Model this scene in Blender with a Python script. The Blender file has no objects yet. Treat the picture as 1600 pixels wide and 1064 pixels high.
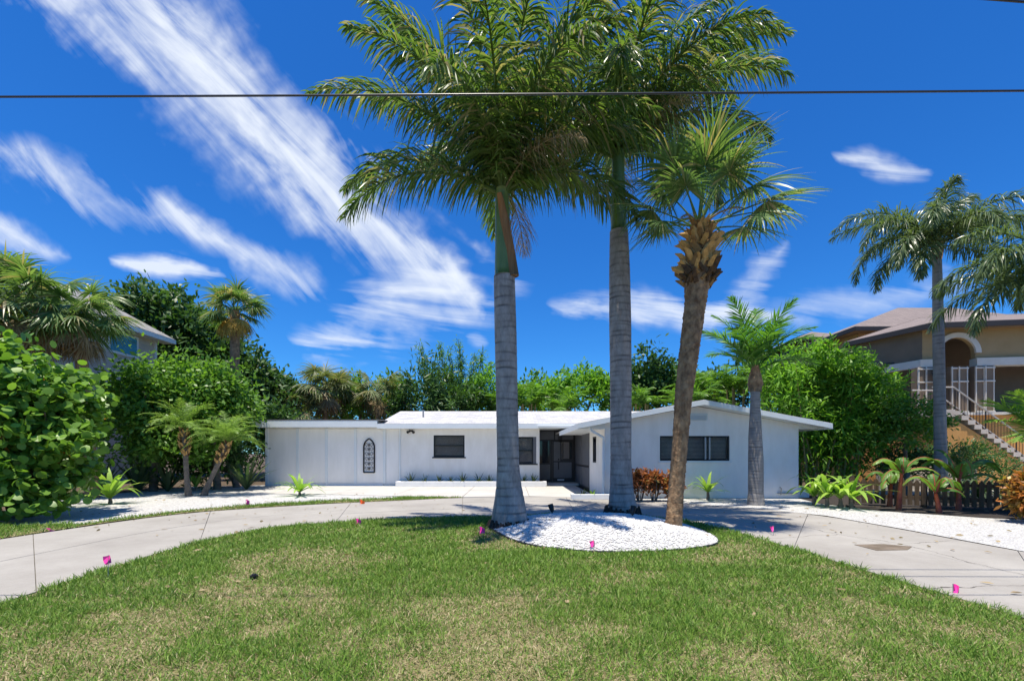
import bpy, bmesh, math, random
import numpy as np
from mathutils import Vector, Matrix
random.seed(7); RNG = np.random.default_rng(7)
R = math.radians
scene = bpy.context.scene
COL = scene.collection

# ------------------------------------------------------------------ camera
F = 711.0; CZ = 1.5; HOR = 708.0
cam_d = bpy.data.cameras.new('camera'); cam = bpy.data.objects.new('camera', cam_d); COL.objects.link(cam)
cam.location = (0, 0, CZ); cam.rotation_euler = (R(90), 0, 0)
cam_d.sensor_width = 36; cam_d.sensor_fit = 'HORIZONTAL'; cam_d.lens = 36 * F / 1600
cam_d.shift_y = (HOR - 532) / 1600; cam_d.clip_start = 0.05; cam_d.clip_end = 5000
scene.camera = cam

# ------------------------------------------------------------------ sun and sky
SUN_EL, SUN_AZ = R(80), R(240)        # azimuth from +X towards +Y: high, behind the camera and to its left
sd = Vector((math.cos(SUN_EL)*math.cos(SUN_AZ), math.cos(SUN_EL)*math.sin(SUN_AZ), math.sin(SUN_EL)))
sun_d = bpy.data.lights.new('sun', 'SUN'); sun_d.energy = 3.7; sun_d.angle = R(0.5); sun_d.color = (1, .925, .80)
sun = bpy.data.objects.new('sun', sun_d); COL.objects.link(sun)
sun.rotation_euler = sd.to_track_quat('Z', 'Y').to_euler(); sun.location = (0, 0, 60)
world = bpy.data.worlds.new('World'); scene.world = world; world.use_nodes = True
NT = world.node_tree; NT.nodes.clear()
def wn(t, **k):
    n = NT.nodes.new(t)
    for a, b in k.items(): setattr(n, a, b)
    return n
def wl(a, b): NT.links.new(a, b)
def wmath(op, a, b=None, c=None, clamp=False):
    n = wn('ShaderNodeMath', operation=op, use_clamp=clamp)
    for i, v in enumerate((a, b, c)):
        if v is None: continue
        if isinstance(v, (int, float)): n.inputs[i].default_value = v
        else: wl(v, n.inputs[i])
    return n.outputs[0]
sky = wn('ShaderNodeTexSky', sky_type='NISHITA', sun_disc=False)
sky.sun_elevation = SUN_EL; sky.sun_rotation = math.pi/2 - SUN_AZ
sky.altitude = 0; sky.air_density = 1.0; sky.dust_density = 0.25; sky.ozone_density = 4.0
hs = wn('ShaderNodeHueSaturation'); hs.inputs['Saturation'].default_value = 1.25; hs.inputs['Value'].default_value = 1.0
wl(sky.outputs[0], hs.inputs['Color'])
tintn = wn('ShaderNodeMixRGB', blend_type='MULTIPLY'); tintn.inputs[0].default_value = 1
tintn.inputs[2].default_value = (.25, .57, .85, 1); wl(hs.outputs[0], tintn.inputs[1])
tc = wn('ShaderNodeTexCoord'); sep = wn('ShaderNodeSeparateXYZ'); wl(tc.outputs['Generated'], sep.inputs[0])
yy = wmath('MAXIMUM', sep.outputs[1], 0.02)
A = wmath('DIVIDE', sep.outputs[0], yy); B = wmath('DIVIDE', sep.outputs[2], yy)
front = wmath('MULTIPLY', wmath('SUBTRACT', sep.outputs[1], .05), 8, clamp=True)
def wnoise(fx, fy, rot, detail, seed, distort=0., rough=.6):
    c, k = math.cos(rot), math.sin(rot); cv = wn('ShaderNodeCombineXYZ')
    u = wmath('ADD', wmath('MULTIPLY', A, c*fx), wmath('MULTIPLY', B, k*fx)); v = wmath('SUBTRACT', wmath('MULTIPLY', B, c*fy), wmath('MULTIPLY', A, k*fy))
    wl(u, cv.inputs[0]); wl(v, cv.inputs[1]); cv.inputs[2].default_value = seed
    n = wn('ShaderNodeTexNoise'); n.inputs['Scale'].default_value = 1; n.inputs['Detail'].default_value = detail; n.inputs['Roughness'].default_value = rough; n.inputs['Distortion'].default_value = distort
    wl(cv.outputs[0], n.inputs['Vector']); return n.outputs[0]
N_DIAG = wnoise(1.9, 11, R(-47), 9, 1.3, .7, .6); N_FLAT = wnoise(2.6, 20, R(-8), 8, 9.1, .6, .6)
N_WOB = wnoise(4.2, 6.0, R(-45), 3, 5.5); N_WOB2 = wnoise(15, 15, 0, 3, 2.5)
WOB = wmath('ADD', wmath('SUBTRACT', N_WOB, .5), wmath('MULTIPLY', wmath('SUBTRACT', N_WOB2, .5), .3))
def cloud(p0, p1, h0, h1, dens, flat=False, soft=.5):
    """a tapering wisp from p0 to p1 (directions in the sky), torn by the wind-combed noise"""
    a0, b0, a1, b1 = (p0[0]-800)/F, (HOR-p0[1])/F, (p1[0]-800)/F, (HOR-p1[1])/F
    L = math.hypot(a1-a0, b1-b0); ux, uy = (a1-a0)/L, (b1-b0)/L
    da, db = wmath('SUBTRACT', A, a0), wmath('SUBTRACT', B, b0)
    sn = wmath('DIVIDE', wmath('ADD', wmath('MULTIPLY', da, ux), wmath('MULTIPLY', db, uy)), L)
    t = wmath('SUBTRACT', wmath('MULTIPLY', db, ux), wmath('MULTIPLY', da, uy))
    se = wmath('ADD', sn, wmath('MULTIPLY', WOB, .5))
    bell = wmath('MULTIPLY', wmath('MULTIPLY', se, wmath('SUBTRACT', 1, se)), 4)
    bell = wmath('POWER', wmath('MAXIMUM', bell, 0.0001), .55)
    hw = wmath('MULTIPLY', wmath('ADD', h0/F, wmath('MULTIPLY', sn, (h1-h0)/F)), 1.15)
    hw = wmath('MAXIMUM', hw, .004)
    tt = wmath('ADD', t, wmath('MULTIPLY', WOB, wmath('MULTIPLY', hw, 1.9)))
    ac = wmath('SUBTRACT', bell, wmath('DIVIDE', wmath('ABSOLUTE', tt), hw))
    nz = N_FLAT if flat else N_DIAG
    e = wmath('ADD', wmath('MULTIPLY', ac, soft), wmath('MULTIPLY', wmath('SUBTRACT', nz, .50), 2.9))
    ac2 = wmath('MULTIPLY', ac, 1.6, clamp=True)
    d = wmath('MULTIPLY', wmath('MULTIPLY', e, ac2, clamp=True), dens)
    return wmath('MINIMUM', d, .82, clamp=True)
clouds = [
    cloud((-40, -190), (640, 420), 112, 100, .85, False, .75),
    cloud((370, 180), (770, 500), 100, 75, .95, False, .75),
    cloud((450, 530), (830, 440), 55, 80, .8, True, .7),
    cloud((-90, 205), (370, 400), 48, 36, .8, False, .6),
    cloud((175, 400), (345, 436), 22, 20, 1.0, True, 1.0),
    cloud((335, 375), (515, 470), 40, 34, .75, False, .7),
    cloud((200, -40), (430, 215), 42, 36, .65, False, .6),
    cloud((-60, 340), (115, 405), 32, 28, .75, False, .8),
    cloud((840, 478), (1230, 494), 34, 36, .85, True, .8),
    cloud((1100, 530), (1235, 375), 40, 26, .6, True, .7),
    cloud((1130, 500), (1520, 450), 34, 38, .42, True, .8),
    cloud((1300, 240), (1460, 276), 26, 28, .65, True, .9),
    cloud((725, 524), (768, 536), 14, 14, .5, True, .9)]
dens = clouds[0]
for c in clouds[1:]:
    dens = wmath('SUBTRACT', 1, wmath('MULTIPLY', wmath('SUBTRACT', 1, dens), wmath('SUBTRACT', 1, c)))
dens = wmath('MULTIPLY', dens, front)
mixc = wn('ShaderNodeMixRGB'); wl(dens, mixc.inputs[0]); wl(tintn.outputs[0], mixc.inputs[1]); mixc.inputs[2].default_value = (4.7, 5.0, 5.4, 1)
bg = wn('ShaderNodeBackground'); bg.inputs[1].default_value = 0.1; wl(mixc.outputs[0], bg.inputs[0])
wo = wn('ShaderNodeOutputWorld'); wl(bg.outputs[0], wo.inputs[0])
scene.view_settings.view_transform = 'Standard'; scene.view_settings.look = 'None'
scene.view_settings.exposure = 1.0; scene.view_settings.gamma = 1
scene.view_settings.use_curve_mapping = False
scene.render.engine = 'CYCLES'
scene.cycles.max_bounces = 5; scene.cycles.diffuse_bounces = 3; scene.cycles.glossy_bounces = 2; scene.cycles.transmission_bounces = 3; scene.cycles.transparent_max_bounces = 6

# ------------------------------------------------------------------ helpers
def at(px, py, Y): return ((px-800)/F*Y, Y, CZ + (HOR-py)/F*Y)
def gp(px, py):
    Y = CZ*F/(py-HOR); return ((px-800)/F*Y, Y)
def vnoise(x, y, scale, seed):
    g = np.random.default_rng(seed).random((97, 97)); x = np.asarray(x)/scale + 400; y = np.asarray(y)/scale + 400
    xi, yi = np.floor(x).astype(int), np.floor(y).astype(int); fx, fy = x-xi, y-yi
    fx = fx*fx*(3-2*fx); fy = fy*fy*(3-2*fy)
    q = lambda i, j: g[i % 97, j % 97]
    return (q(xi, yi)*(1-fx)+q(xi+1, yi)*fx)*(1-fy) + (q(xi, yi+1)*(1-fx)+q(xi+1, yi+1)*fx)*fy
MATS = {}
def newmat(name):
    m = bpy.data.materials.new(name); m.use_nodes = True; MATS[name] = m
    nt = m.node_tree; return m, nt, nt.nodes['Principled BSDF']
def mat(name, c1, c2=None, scale=6, rough=.7, bump=0, bscale=None, metal=0, spec=.4, detail=6, stretch=(1, 1, 1), contrast=(.35, .65)):
    m, nt, p = newmat(name); p.inputs['Roughness'].default_value = rough; p.inputs['Metallic'].default_value = metal
    p.inputs['Specular IOR Level'].default_value = spec; p.inputs['Base Color'].default_value = (*c1, 1)
    t = nt.nodes.new('ShaderNodeTexCoord'); mp = nt.nodes.new('ShaderNodeMapping'); mp.inputs['Scale'].default_value = stretch
    nt.links.new(t.outputs['Object'], mp.inputs[0])
    if c2:
        n = nt.nodes.new('ShaderNodeTexNoise'); n.inputs['Scale'].default_value = scale; n.inputs['Detail'].default_value = detail; n.inputs['Roughness'].default_value = .65
        nt.links.new(mp.outputs[0], n.inputs['Vector'])
        r = nt.nodes.new('ShaderNodeValToRGB'); r.color_ramp.elements[0].position, r.color_ramp.elements[1].position = contrast
        r.color_ramp.elements[0].color = (*c1, 1); r.color_ramp.elements[1].color = (*c2, 1)
        nt.links.new(n.outputs[0], r.inputs[0]); nt.links.new(r.outputs[0], p.inputs['Base Color'])
    if bump:
        n = nt.nodes.new('ShaderNodeTexNoise'); n.inputs['Scale'].default_value = bscale or scale*4; n.inputs['Detail'].default_value = 5
        nt.links.new(mp.outputs[0], n.inputs['Vector'])
        b = nt.nodes.new('ShaderNodeBump'); b.inputs['Strength'].default_value = bump; b.inputs['Distance'].default_value = .02
        nt.links.new(n.outputs[0], b.inputs['Height']); nt.links.new(b.outputs[0], p.inputs['Normal'])
    return m
def leafmat(name, c1, c2, trans=.3, rough=.45, c3=None):
    """leaf: colour from the per-leaf 'tint' value, part of the light passes through"""
    g = 1.15; c1, c2 = [tuple(g*v for v in c) for c in (c1, c2)]
    m, nt, p = newmat(name); p.inputs['Roughness'].default_value = rough; p.inputs['Specular IOR Level'].default_value = .3
    a = nt.nodes.new('ShaderNodeAttribute'); a.attribute_name = 'tint'
    r = nt.nodes.new('ShaderNodeValToRGB'); r.color_ramp.elements[0].color = (*c1, 1); r.color_ramp.elements[1].color = (*c2, 1)
    if c3:
        r.color_ramp.elements[1].position = .82; e = r.color_ramp.elements.new(.9); e.color = (*c3, 1)
    nt.links.new(a.outputs['Fac'], r.inputs[0]); nt.links.new(r.outputs[0], p.inputs['Base Color'])
    tr = nt.nodes.new('ShaderNodeBsdfTranslucent'); mx = nt.nodes.new('ShaderNodeMixShader'); mx.inputs[0].default_value = trans
    br = nt.nodes.new('ShaderNodeMixRGB'); br.blend_type = 'MULTIPLY'; br.inputs[0].default_value = 1; br.inputs[2].default_value = (1.5, 1.6, .7, 1)
    nt.links.new(r.outputs[0], br.inputs[1]); nt.links.new(br.outputs[0], tr.inputs[0])
    nt.links.new(p.outputs[0], mx.inputs[1]); nt.links.new(tr.outputs[0], mx.inputs[2])
    nt.links.new(mx.outputs[0], nt.nodes['Material Output'].inputs[0]); return m

ORIG = {}
def tag(o, label=None, cat=None, group=None, kind=None):
    for k, v in (('label', label), ('category', cat), ('group', group), ('kind', kind)):
        if v: o[k] = v
    return o
def thing(name, label, cat, loc=(0, 0, 0), group=None):
    o = bpy.data.objects.new(name, None); COL.objects.link(o); o.location = loc; o.empty_display_size = .1
    ORIG[o] = Vector(loc); return tag(o, label, cat, group)
def meshobj(name, V, Fs, m, parent=None, tint=None, smooth=False, col=None):
    """V in world coordinates; Fs list of faces or (M,4) int array"""
    V = np.asarray(V, dtype=np.float32).reshape(-1, 3)
    if parent is not None: o0 = np.array(ORIG[parent])
    else: o0 = np.array([V[:, 0].mean(), V[:, 1].mean(), V[:, 2].min()])
    me = bpy.data.meshes.new(name); V = V - o0
    if isinstance(Fs, np.ndarray):
        n = len(Fs); me.vertices.add(len(V)); me.vertices.foreach_set('co', V.ravel().astype(np.float32))
        me.loops.add(n*4); me.loops.foreach_set('vertex_index', Fs.ravel().astype(np.int32))
        me.polygons.add(n); me.polygons.foreach_set('loop_start', np.arange(0, n*4, 4, dtype=np.int32)); me.update(calc_edges=True)
    else:
        me.from_pydata([tuple(map(float, v)) for v in V], [], [tuple(f) for f in Fs])
    if tint is not None:
        at_ = me.attributes.new('tint', 'FLOAT', 'POINT'); at_.data.foreach_set('value', np.asarray(tint, dtype=np.float32))
    if col is not None:
        at_ = me.attributes.new('col', 'FLOAT_COLOR', 'POINT'); at_.data.foreach_set('color', np.asarray(col, dtype=np.float32).ravel())
    if smooth: me.polygons.foreach_set('use_smooth', np.ones(len(me.polygons), dtype=bool))
    if m is not None: me.materials.append(MATS[m] if isinstance(m, str) else m)
    o = bpy.data.objects.new(name, me); COL.objects.link(o)
    if parent is None: o.location = o0; ORIG[o] = Vector(o0)
    else: o.parent = parent; ORIG[o] = ORIG[parent]
    return o
class MB:
    def __init__(s): s.V = []; s.F = []
    def add(s, V, Fs):
        k = len(s.V); s.V += [tuple(v) for v in V]; s.F += [tuple(i+k for i in f) for f in Fs]; return s
    def box(s, x0, x1, y0, y1, z0, z1):
        v = [(x, y, z) for z in (z0, z1) for y in (y0, y1) for x in (x0, x1)]
        return s.add(v, [(0, 2, 3, 1), (4, 5, 7, 6), (0, 1, 5, 4), (2, 6, 7, 3), (0, 4, 6, 2), (1, 3, 7, 5)])
    def prism(s, poly, z0, z1):
        n = len(poly); v = [(x, y, z0) for x, y in poly] + [(x, y, z1) for x, y in poly]
        return s.add(v, [tuple(range(n-1, -1, -1)), tuple(range(n, 2*n))] + [(i, (i+1) % n, n+(i+1) % n, n+i) for i in range(n)])
    def slab(s, quad, t):
        """sheet of thickness t below the given corner points"""
        n = len(quad); v = [tuple(q) for q in quad] + [(q[0], q[1], q[2]-t) for q in quad]
        return s.add(v, [tuple(range(n)), tuple(range(2*n-1, n-1, -1))] + [(i, n+i, n+(i+1) % n, (i+1) % n) for i in range(n)])
    def xz(s, poly, y0, y1):
        """polygon in the x,z plane extruded along y"""
        n = len(poly); v = [(x, y0, z) for x, z in poly] + [(x, y1, z) for x, z in poly]
        return s.add(v, [tuple(range(n)), tuple(range(2*n-1, n-1, -1))] + [(i, n+i, n+(i+1) % n, (i+1) % n) for i in range(n)])
    def tube(s, pts, rad, n=8):
        V, Q = tube(pts, rad, n); return s.add(V.tolist(), Q.tolist())
    def build(s, name, m, parent=None, bevel=0, smooth=False):
        o = meshobj(name, s.V, s.F, m, parent, smooth=smooth)
        if bevel:
            b = o.modifiers.new('bevel', 'BEVEL'); b.width = bevel; b.segments = 2; b.limit_method = 'ANGLE'
        return o
def tube(pts, rad, n=8, cap=True):
    P = np.asarray(pts, float); k = len(P); rad = np.broadcast_to(np.asarray(rad, float), (k,))
    T = np.gradient(P, axis=0); T /= np.linalg.norm(T, axis=1)[:, None]
    ref = np.eye(3)[[2, 0, 1][int(np.argmin([abs(T[:, a]).max()-.02*(a == 2) for a in (2, 0, 1)]))]]
    U = np.cross(T, ref); U /= np.linalg.norm(U, axis=1)[:, None]; W = np.cross(T, U)
    a = np.arange(n)/n*2*math.pi
    V = P[:, None] + rad[:, None, None]*(U[:, None]*np.cos(a)[None, :, None] + W[:, None]*np.sin(a)[None, :, None])
    i, j = np.meshgrid(np.arange(k-1), np.arange(n), indexing='ij'); j2 = (j+1) % n
    Q = np.stack([i*n+j, (i+1)*n+j, (i+1)*n+j2, i*n+j2], -1).reshape(-1, 4)
    V = V.reshape(-1, 3)
    if cap:   # close both ends with a centre point
        b = len(V); V = np.vstack([V, P[0], P[-1]])
        e = np.array([[j_, (j_+1) % n, b, b] for j_ in range(0, n)]); e2 = np.array([[(k-1)*n+(j_+1) % n, (k-1)*n+j_, b+1, b+1] for j_ in range(n)])
        if n % 2 == 0:
            e = np.array([[(j_+2) % n, (j_+1) % n, j_, b] for j_ in range(0, n, 2)]); e2 = np.array([[(k-1)*n+j_, (k-1)*n+(j_+1) % n, (k-1)*n+(j_+2) % n, b+1] for j_ in range(0, n, 2)])
        Q = np.vstack([Q, e, e2])
    return V, Q
def unit(v): return v/np.maximum(np.linalg.norm(v, axis=-1, keepdims=True), 1e-9)
def ribbons(P, D, L, W, sag=0., k=3, N=None, prof=None, tint=None, curl=0.):
    """n leaves as ribbons of k quads, bending down by sag; returns V, Q, tint per vertex"""
    P = np.atleast_2d(P).astype(float); n = len(P); D = unit(np.broadcast_to(D, (n, 3)).astype(float))
    L = np.broadcast_to(L, (n,)).astype(float); W = np.broadcast_to(W, (n,)).astype(float); sag = np.broadcast_to(sag, (n,)).astype(float)
    if N is None: N = np.array([0, 0, 1.]) + RNG.normal(0, .45, (n, 3))
    N = np.broadcast_to(N, (n, 3)); prof = prof or [1]+[1-.9*(j/k)**2 for j in range(1, k+1)]
    c = P.copy(); out = np.zeros((n, k+1, 2, 3))
    for j in range(k+1):
        d = D.copy(); d[:, 2] -= sag*(j/k); d = unit(d)
        s = unit(np.cross(d, N)); w = (W*prof[j]/2)[:, None]
        out[:, j, 0] = c - s*w; out[:, j, 1] = c + s*w
        c = c + d*(L/k)[:, None]
    b = np.arange(n)[:, None]*(2*(k+1)) + np.arange(k)[None]*2
    Q = np.stack([b, b+1, b+3, b+2], -1).reshape(-1, 4)
    tint = RNG.random(n) if tint is None else np.broadcast_to(tint, (n,))
    return out.reshape(-1, 3), Q, np.repeat(tint, 2*(k+1))
def join(parts):
    V, Q, T, k = [], [], [], 0
    for v, q, t in parts: V.append(v); Q.append(q+k); T.append(t); k += len(v)
    return np.vstack(V), np.vstack(Q), np.concatenate(T)
def rdir(n):
    v = RNG.normal(0, 1, (n, 3)); return unit(v)

# ------------------------------------------------------------------ materials
mat('soil', (.055, .040, .026), (.11, .075, .045), 9, .95, .8, 40)
mat('thatch', (.12, .12, .045), (.24, .20, .10), 3, .95, .9, 60)
mat('mulch', (.018, .014, .012), (.05, .04, .034), 30, .95, 1, 60)
mat('stucco', (.79, .765, .72), (.87, .85, .815), 1.6, .85, .4, 70, stretch=(1.5, 1.5, .5))
mat('panel_white', (.78, .765, .73), (.86, .84, .81), 1.3, .7, .12, 50, stretch=(1.5, 1.5, .4))
mat('trim_white', (.69, .73, .745), (.74, .775, .785), 2, .5, .04, 30)
mat('planter_white', (.76, .76, .74), (.82, .815, .79), 5, .8, .3, 40)
mat('black_frame', (.012, .012, .014), rough=.4)
mat('iron_black', (.01, .01, .012), rough=.5, bump=.2, bscale=60)
mat('blind', (.40, .33, .28), (.50, .42, .36), 5, .6)
mat('door_grey', (.115, .12, .135), (.135, .14, .155), 3, .5)
mat('door_dark', (.028, .026, .028), rough=.4)
mat('glass_dark', (.012, .013, .016), rough=.04, spec=.7)
mat('curtain', (.17, .155, .15), (.22, .2, .19), 4, .8, stretch=(6, 6, .3))
mat('interior_dark', (.02, .02, .02), rough=.9)
mat('teal_glass', (.02, .16, .19), rough=.08, spec=.8)
mat('metal_grey', (.35, .36, .37), rough=.45, metal=.6)
mat('vent_white', (.62, .68, .70), rough=.6)
mat('pink_plastic', (1, .06, .40), rough=.5); mat('orange_plastic', (.9, .13, .02), rough=.5)
mat('brown_stain', (.10, .075, .05), (.20, .16, .12), 3, .8, .2)
mat('cable_black', (.02, .02, .025), rough=.35, spec=.6)
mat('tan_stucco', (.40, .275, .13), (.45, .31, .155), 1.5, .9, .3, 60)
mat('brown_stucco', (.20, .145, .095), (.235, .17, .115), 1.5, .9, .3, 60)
mat('orange_stucco', (.60, .29, .085), (.66, .34, .11), 1.2, .9, .3, 60)
mat('cream_trim', (.66, .60, .50), (.72, .66, .56), 2, .7)
mat('roof_dark', (.035, .032, .034), rough=.7)
mat('stair_stone', (.55, .45, .36), (.66, .57, .47), 4, .85, .3)
mat('rail_light', (.45, .42, .39), rough=.5)
mat('picket_wood', (.085, .055, .032), (.15, .10, .06), 6, .85, .4, 30, stretch=(4, 4, .5))
mat('bamboo_culm', (.22, .17, .07), (.34, .25, .11), 3, .6, stretch=(1, 1, 3))
mat('bark_grey', (.13, .105, .085), (.24, .20, .165), 8, .95, .9, 25)
mat('bark_brown', (.15, .082, .042), (.42, .265, .14), 10, .95, 1, 28, stretch=(1, 1, .6))
mat('boot_tan', (.42, .23, .07), (.74, .48, .19), 5, .9, .6, 30)
mat('boot_mid', (.20, .105, .035), (.46, .27, .10), 7, .9, .8, 30)
mat('boot_dark', (.05, .03, .018), (.16, .09, .04), 12, .95, 1, 40)
mat('root_dark', (.025, .018, .014), (.07, .05, .035), 20, .95, 1, 40)
mat('red_stem', (.22, .035, .02), (.36, .10, .04), 5, .6, .2)
mat('shaft_green', (.09, .15, .04), (.17, .24, .08), 2.5, .35, stretch=(3, 3, .4))
mat('sheath_brown', (.20, .095, .035), (.33, .17, .07), 4, .75, .3, stretch=(4, 4, .4))
mat('siding', (.50, .46, .40), (.55, .51, .45), 2, .7)
# lap siding: shadow-catching relief
def siding_relief():
    m = MATS['siding']; nt = m.node_tree; p = nt.nodes['Principled BSDF']
    t = nt.nodes.new('ShaderNodeTexCoord'); w = nt.nodes.new('ShaderNodeTexWave'); w.wave_type = 'BANDS'; w.bands_direction = 'Z'; w.wave_profile = 'SAW'; w.inputs['Scale'].default_value = 1.6
    b = nt.nodes.new('ShaderNodeBump'); b.inputs['Strength'].default_value = 1; b.inputs['Distance'].default_value = .03
    nt.links.new(t.outputs['Object'], w.inputs[0]); nt.links.new(w.outputs['Fac'], b.inputs['Height']); nt.links.new(b.outputs[0], p.inputs['Normal'])
siding_relief()
def shingle(name, c1, c2, row, wid):
    m, nt, p = newmat(name); p.inputs['Roughness'].default_value = .9
    t = nt.nodes.new('ShaderNodeTexCoord'); br = nt.nodes.new('ShaderNodeTexBrick')
    br.inputs['Color1'].default_value = (*c1, 1); br.inputs['Color2'].default_value = (*c2, 1); br.inputs['Mortar'].default_value = (c1[0]*.6, c1[1]*.6, c1[2]*.62, 1)
    br.inputs['Scale'].default_value = 1; br.inputs['Mortar Size'].default_value = .012; br.inputs['Brick Width'].default_value = wid; br.inputs['Row Height'].default_value = row; br.inputs['Bias'].default_value = 0
    nt.links.new(t.outputs['Object'], br.inputs['Vector'])
    n = nt.nodes.new('ShaderNodeTexNoise'); n.inputs['Scale'].default_value = 14; n.inputs['Detail'].default_value = 8; nt.links.new(t.outputs['Object'], n.inputs['Vector'])
    mx = nt.nodes.new('ShaderNodeMixRGB'); mx.blend_type = 'MULTIPLY'; mx.inputs[0].default_value = .5
    nt.links.new(br.outputs[0], mx.inputs[1]); nt.links.new(n.outputs['Color'], mx.inputs[2])
    g = nt.nodes.new('ShaderNodeRGBToBW'); nt.links.new(n.outputs['Color'], g.inputs[0]); nt.links.new(g.outputs[0], mx.inputs[2])
    nt.links.new(mx.outputs[0], p.inputs['Base Color'])
    b = nt.nodes.new('ShaderNodeBump'); b.inputs['Distance'].default_value = .02; b.inputs['Strength'].default_value = .8
    nt.links.new(br.outputs['Color'], b.inputs['Height']); nt.links.new(b.outputs[0], p.inputs['Normal'])
shingle('shingle_white', (.70, .69, .69), (.46, .46, .48), .2, .34)
shingle('tile_brown', (.29, .235, .215), (.24, .195, .18), .35, .3)
shingle('shingle_grey', (.36, .35, .34), (.27, .265, .26), .2, .34)
def gravelmat():
    m, nt, p = newmat('white_gravel'); p.inputs['Roughness'].default_value = .9
    t = nt.nodes.new('ShaderNodeTexCoord'); v = nt.nodes.new('ShaderNodeTexVoronoi'); v.inputs['Scale'].default_value = 42
    nt.links.new(t.outputs['Object'], v.inputs[0])
    r = nt.nodes.new('ShaderNodeValToRGB'); r.color_ramp.elements[0].color = (.40, .39, .37, 1); r.color_ramp.elements[1].color = (.72, .715, .70, 1)
    sp = nt.nodes.new('ShaderNodeSeparateColor'); nt.links.new(v.outputs['Color'], sp.inputs[0]); nt.links.new(sp.outputs[0], r.inputs[0])
    nt.links.new(r.outputs[0], p.inputs['Base Color'])
    b = nt.nodes.new('ShaderNodeBump'); b.inputs['Strength'].default_value = 1; b.inputs['Distance'].default_value = .03; b.invert = True
    nt.links.new(v.outputs['Distance'], b.inputs['Height']); nt.links.new(b.outputs[0], p.inputs['Normal'])
gravelmat()
mat('pebble', (.44, .43, .41), (.76, .755, .74), 15, .85)
def concretemat(name, c1, c2, cracks=False):
    m, nt, p = newmat(name); p.inputs['Roughness'].default_value = .85
    t = nt.nodes.new('ShaderNodeNewGeometry')
    n = nt.nodes.new('ShaderNodeTexNoise'); n.inputs['Scale'].default_value = .55; n.inputs['Detail'].default_value = 9; n.inputs['Roughness'].default_value = .68
    nt.links.new(t.outputs['Position'], n.inputs['Vector'])
    r = nt.nodes.new('ShaderNodeValToRGB'); r.color_ramp.elements[0].position = .32; r.color_ramp.elements[1].position = .68
    r.color_ramp.elements[0].color = (*c1, 1); r.color_ramp.elements[1].color = (*c2, 1); nt.links.new(n.outputs[0], r.inputs[0])
    # stains and scuffs at several sizes
    out = r.outputs[0]
    for sc, lo, amt in ((2.3, .62, .35), (17, .5, .22), (90, .4, .18)):
        k = nt.nodes.new('ShaderNodeTexNoise'); k.inputs['Scale'].default_value = sc; k.inputs['Detail'].default_value = 6; k.inputs['Roughness'].default_value = .7; k.inputs['Distortion'].default_value = .6
        nt.links.new(t.outputs['Position'], k.inputs['Vector']); mr = nt.nodes.new('ShaderNodeMapRange'); mr.inputs[1].default_value = lo; mr.inputs[2].default_value = lo+.2; mr.inputs[3].default_value = 0; mr.inputs[4].default_value = amt
        nt.links.new(k.outputs[0], mr.inputs[0]); mk = nt.nodes.new('ShaderNodeMixRGB'); mk.inputs[2].default_value = (.17, .15, .125, 1); nt.links.new(mr.outputs[0], mk.inputs[0]); nt.links.new(out, mk.inputs[1]); out = mk.outputs[0]
    if cracks:
        w = nt.nodes.new('ShaderNodeTexNoise'); w.inputs['Scale'].default_value = 1.3; w.inputs['Detail'].default_value = 5; nt.links.new(t.outputs['Position'], w.inputs['Vector'])
        a = nt.nodes.new('ShaderNodeVectorMath'); a.operation = 'MULTIPLY_ADD'; a.inputs[1].default_value = (.5, .5, .5); nt.links.new(w.outputs['Color'], a.inputs[0]); nt.links.new(t.outputs['Position'], a.inputs[2])
        v = nt.nodes.new('ShaderNodeTexVoronoi'); v.feature = 'DISTANCE_TO_EDGE'; v.voronoi_dimensions = '2D'; v.inputs['Scale'].default_value = .34; nt.links.new(a.outputs[0], v.inputs[0])
        cr = nt.nodes.new('ShaderNodeMath'); cr.operation = 'LESS_THAN'; cr.inputs[1].default_value = .0028; nt.links.new(v.outputs['Distance'], cr.inputs[0])
        # cracks only on the older right-hand leg
        sx = nt.nodes.new('ShaderNodeSeparateXYZ'); nt.links.new(t.outputs['Position'], sx.inputs[0])
        gt = nt.nodes.new('ShaderNodeMath'); gt.operation = 'GREATER_THAN'; gt.inputs[1].default_value = 3.6; nt.links.new(sx.outputs[0], gt.inputs[0])
        ml = nt.nodes.new('ShaderNodeMath'); ml.operation = 'MULTIPLY'; nt.links.new(cr.outputs[0], ml.inputs[0]); nt.links.new(gt.outputs[0], ml.inputs[1])
        mx = nt.nodes.new('ShaderNodeMixRGB'); mx.inputs[2].default_value = (.09, .08, .07, 1); nt.links.new(ml.outputs[0], mx.inputs[0]); nt.links.new(out, mx.inputs[1]); out = mx.outputs[0]
    nt.links.new(out, p.inputs['Base Color'])
    n2 = nt.nodes.new('ShaderNodeTexNoise'); n2.inputs['Scale'].default_value = 60; n2.inputs['Detail'].default_value = 4; nt.links.new(t.outputs['Position'], n2.inputs['Vector'])
    b = nt.nodes.new('ShaderNodeBump'); b.inputs['Strength'].default_value = .25; b.inputs['Distance'].default_value = .01
    nt.links.new(n2.outputs[0], b.inputs['Height']); nt.links.new(b.outputs[0], p.inputs['Normal'])
concretemat('concrete', (.26, .243, .218), (.375, .357, .325), True)
concretemat('concrete_pale', (.43, .41, .375), (.54, .52, .485))
mat('joint', (.13, .12, .10), (.22, .20, .17), 5, .95)
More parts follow.
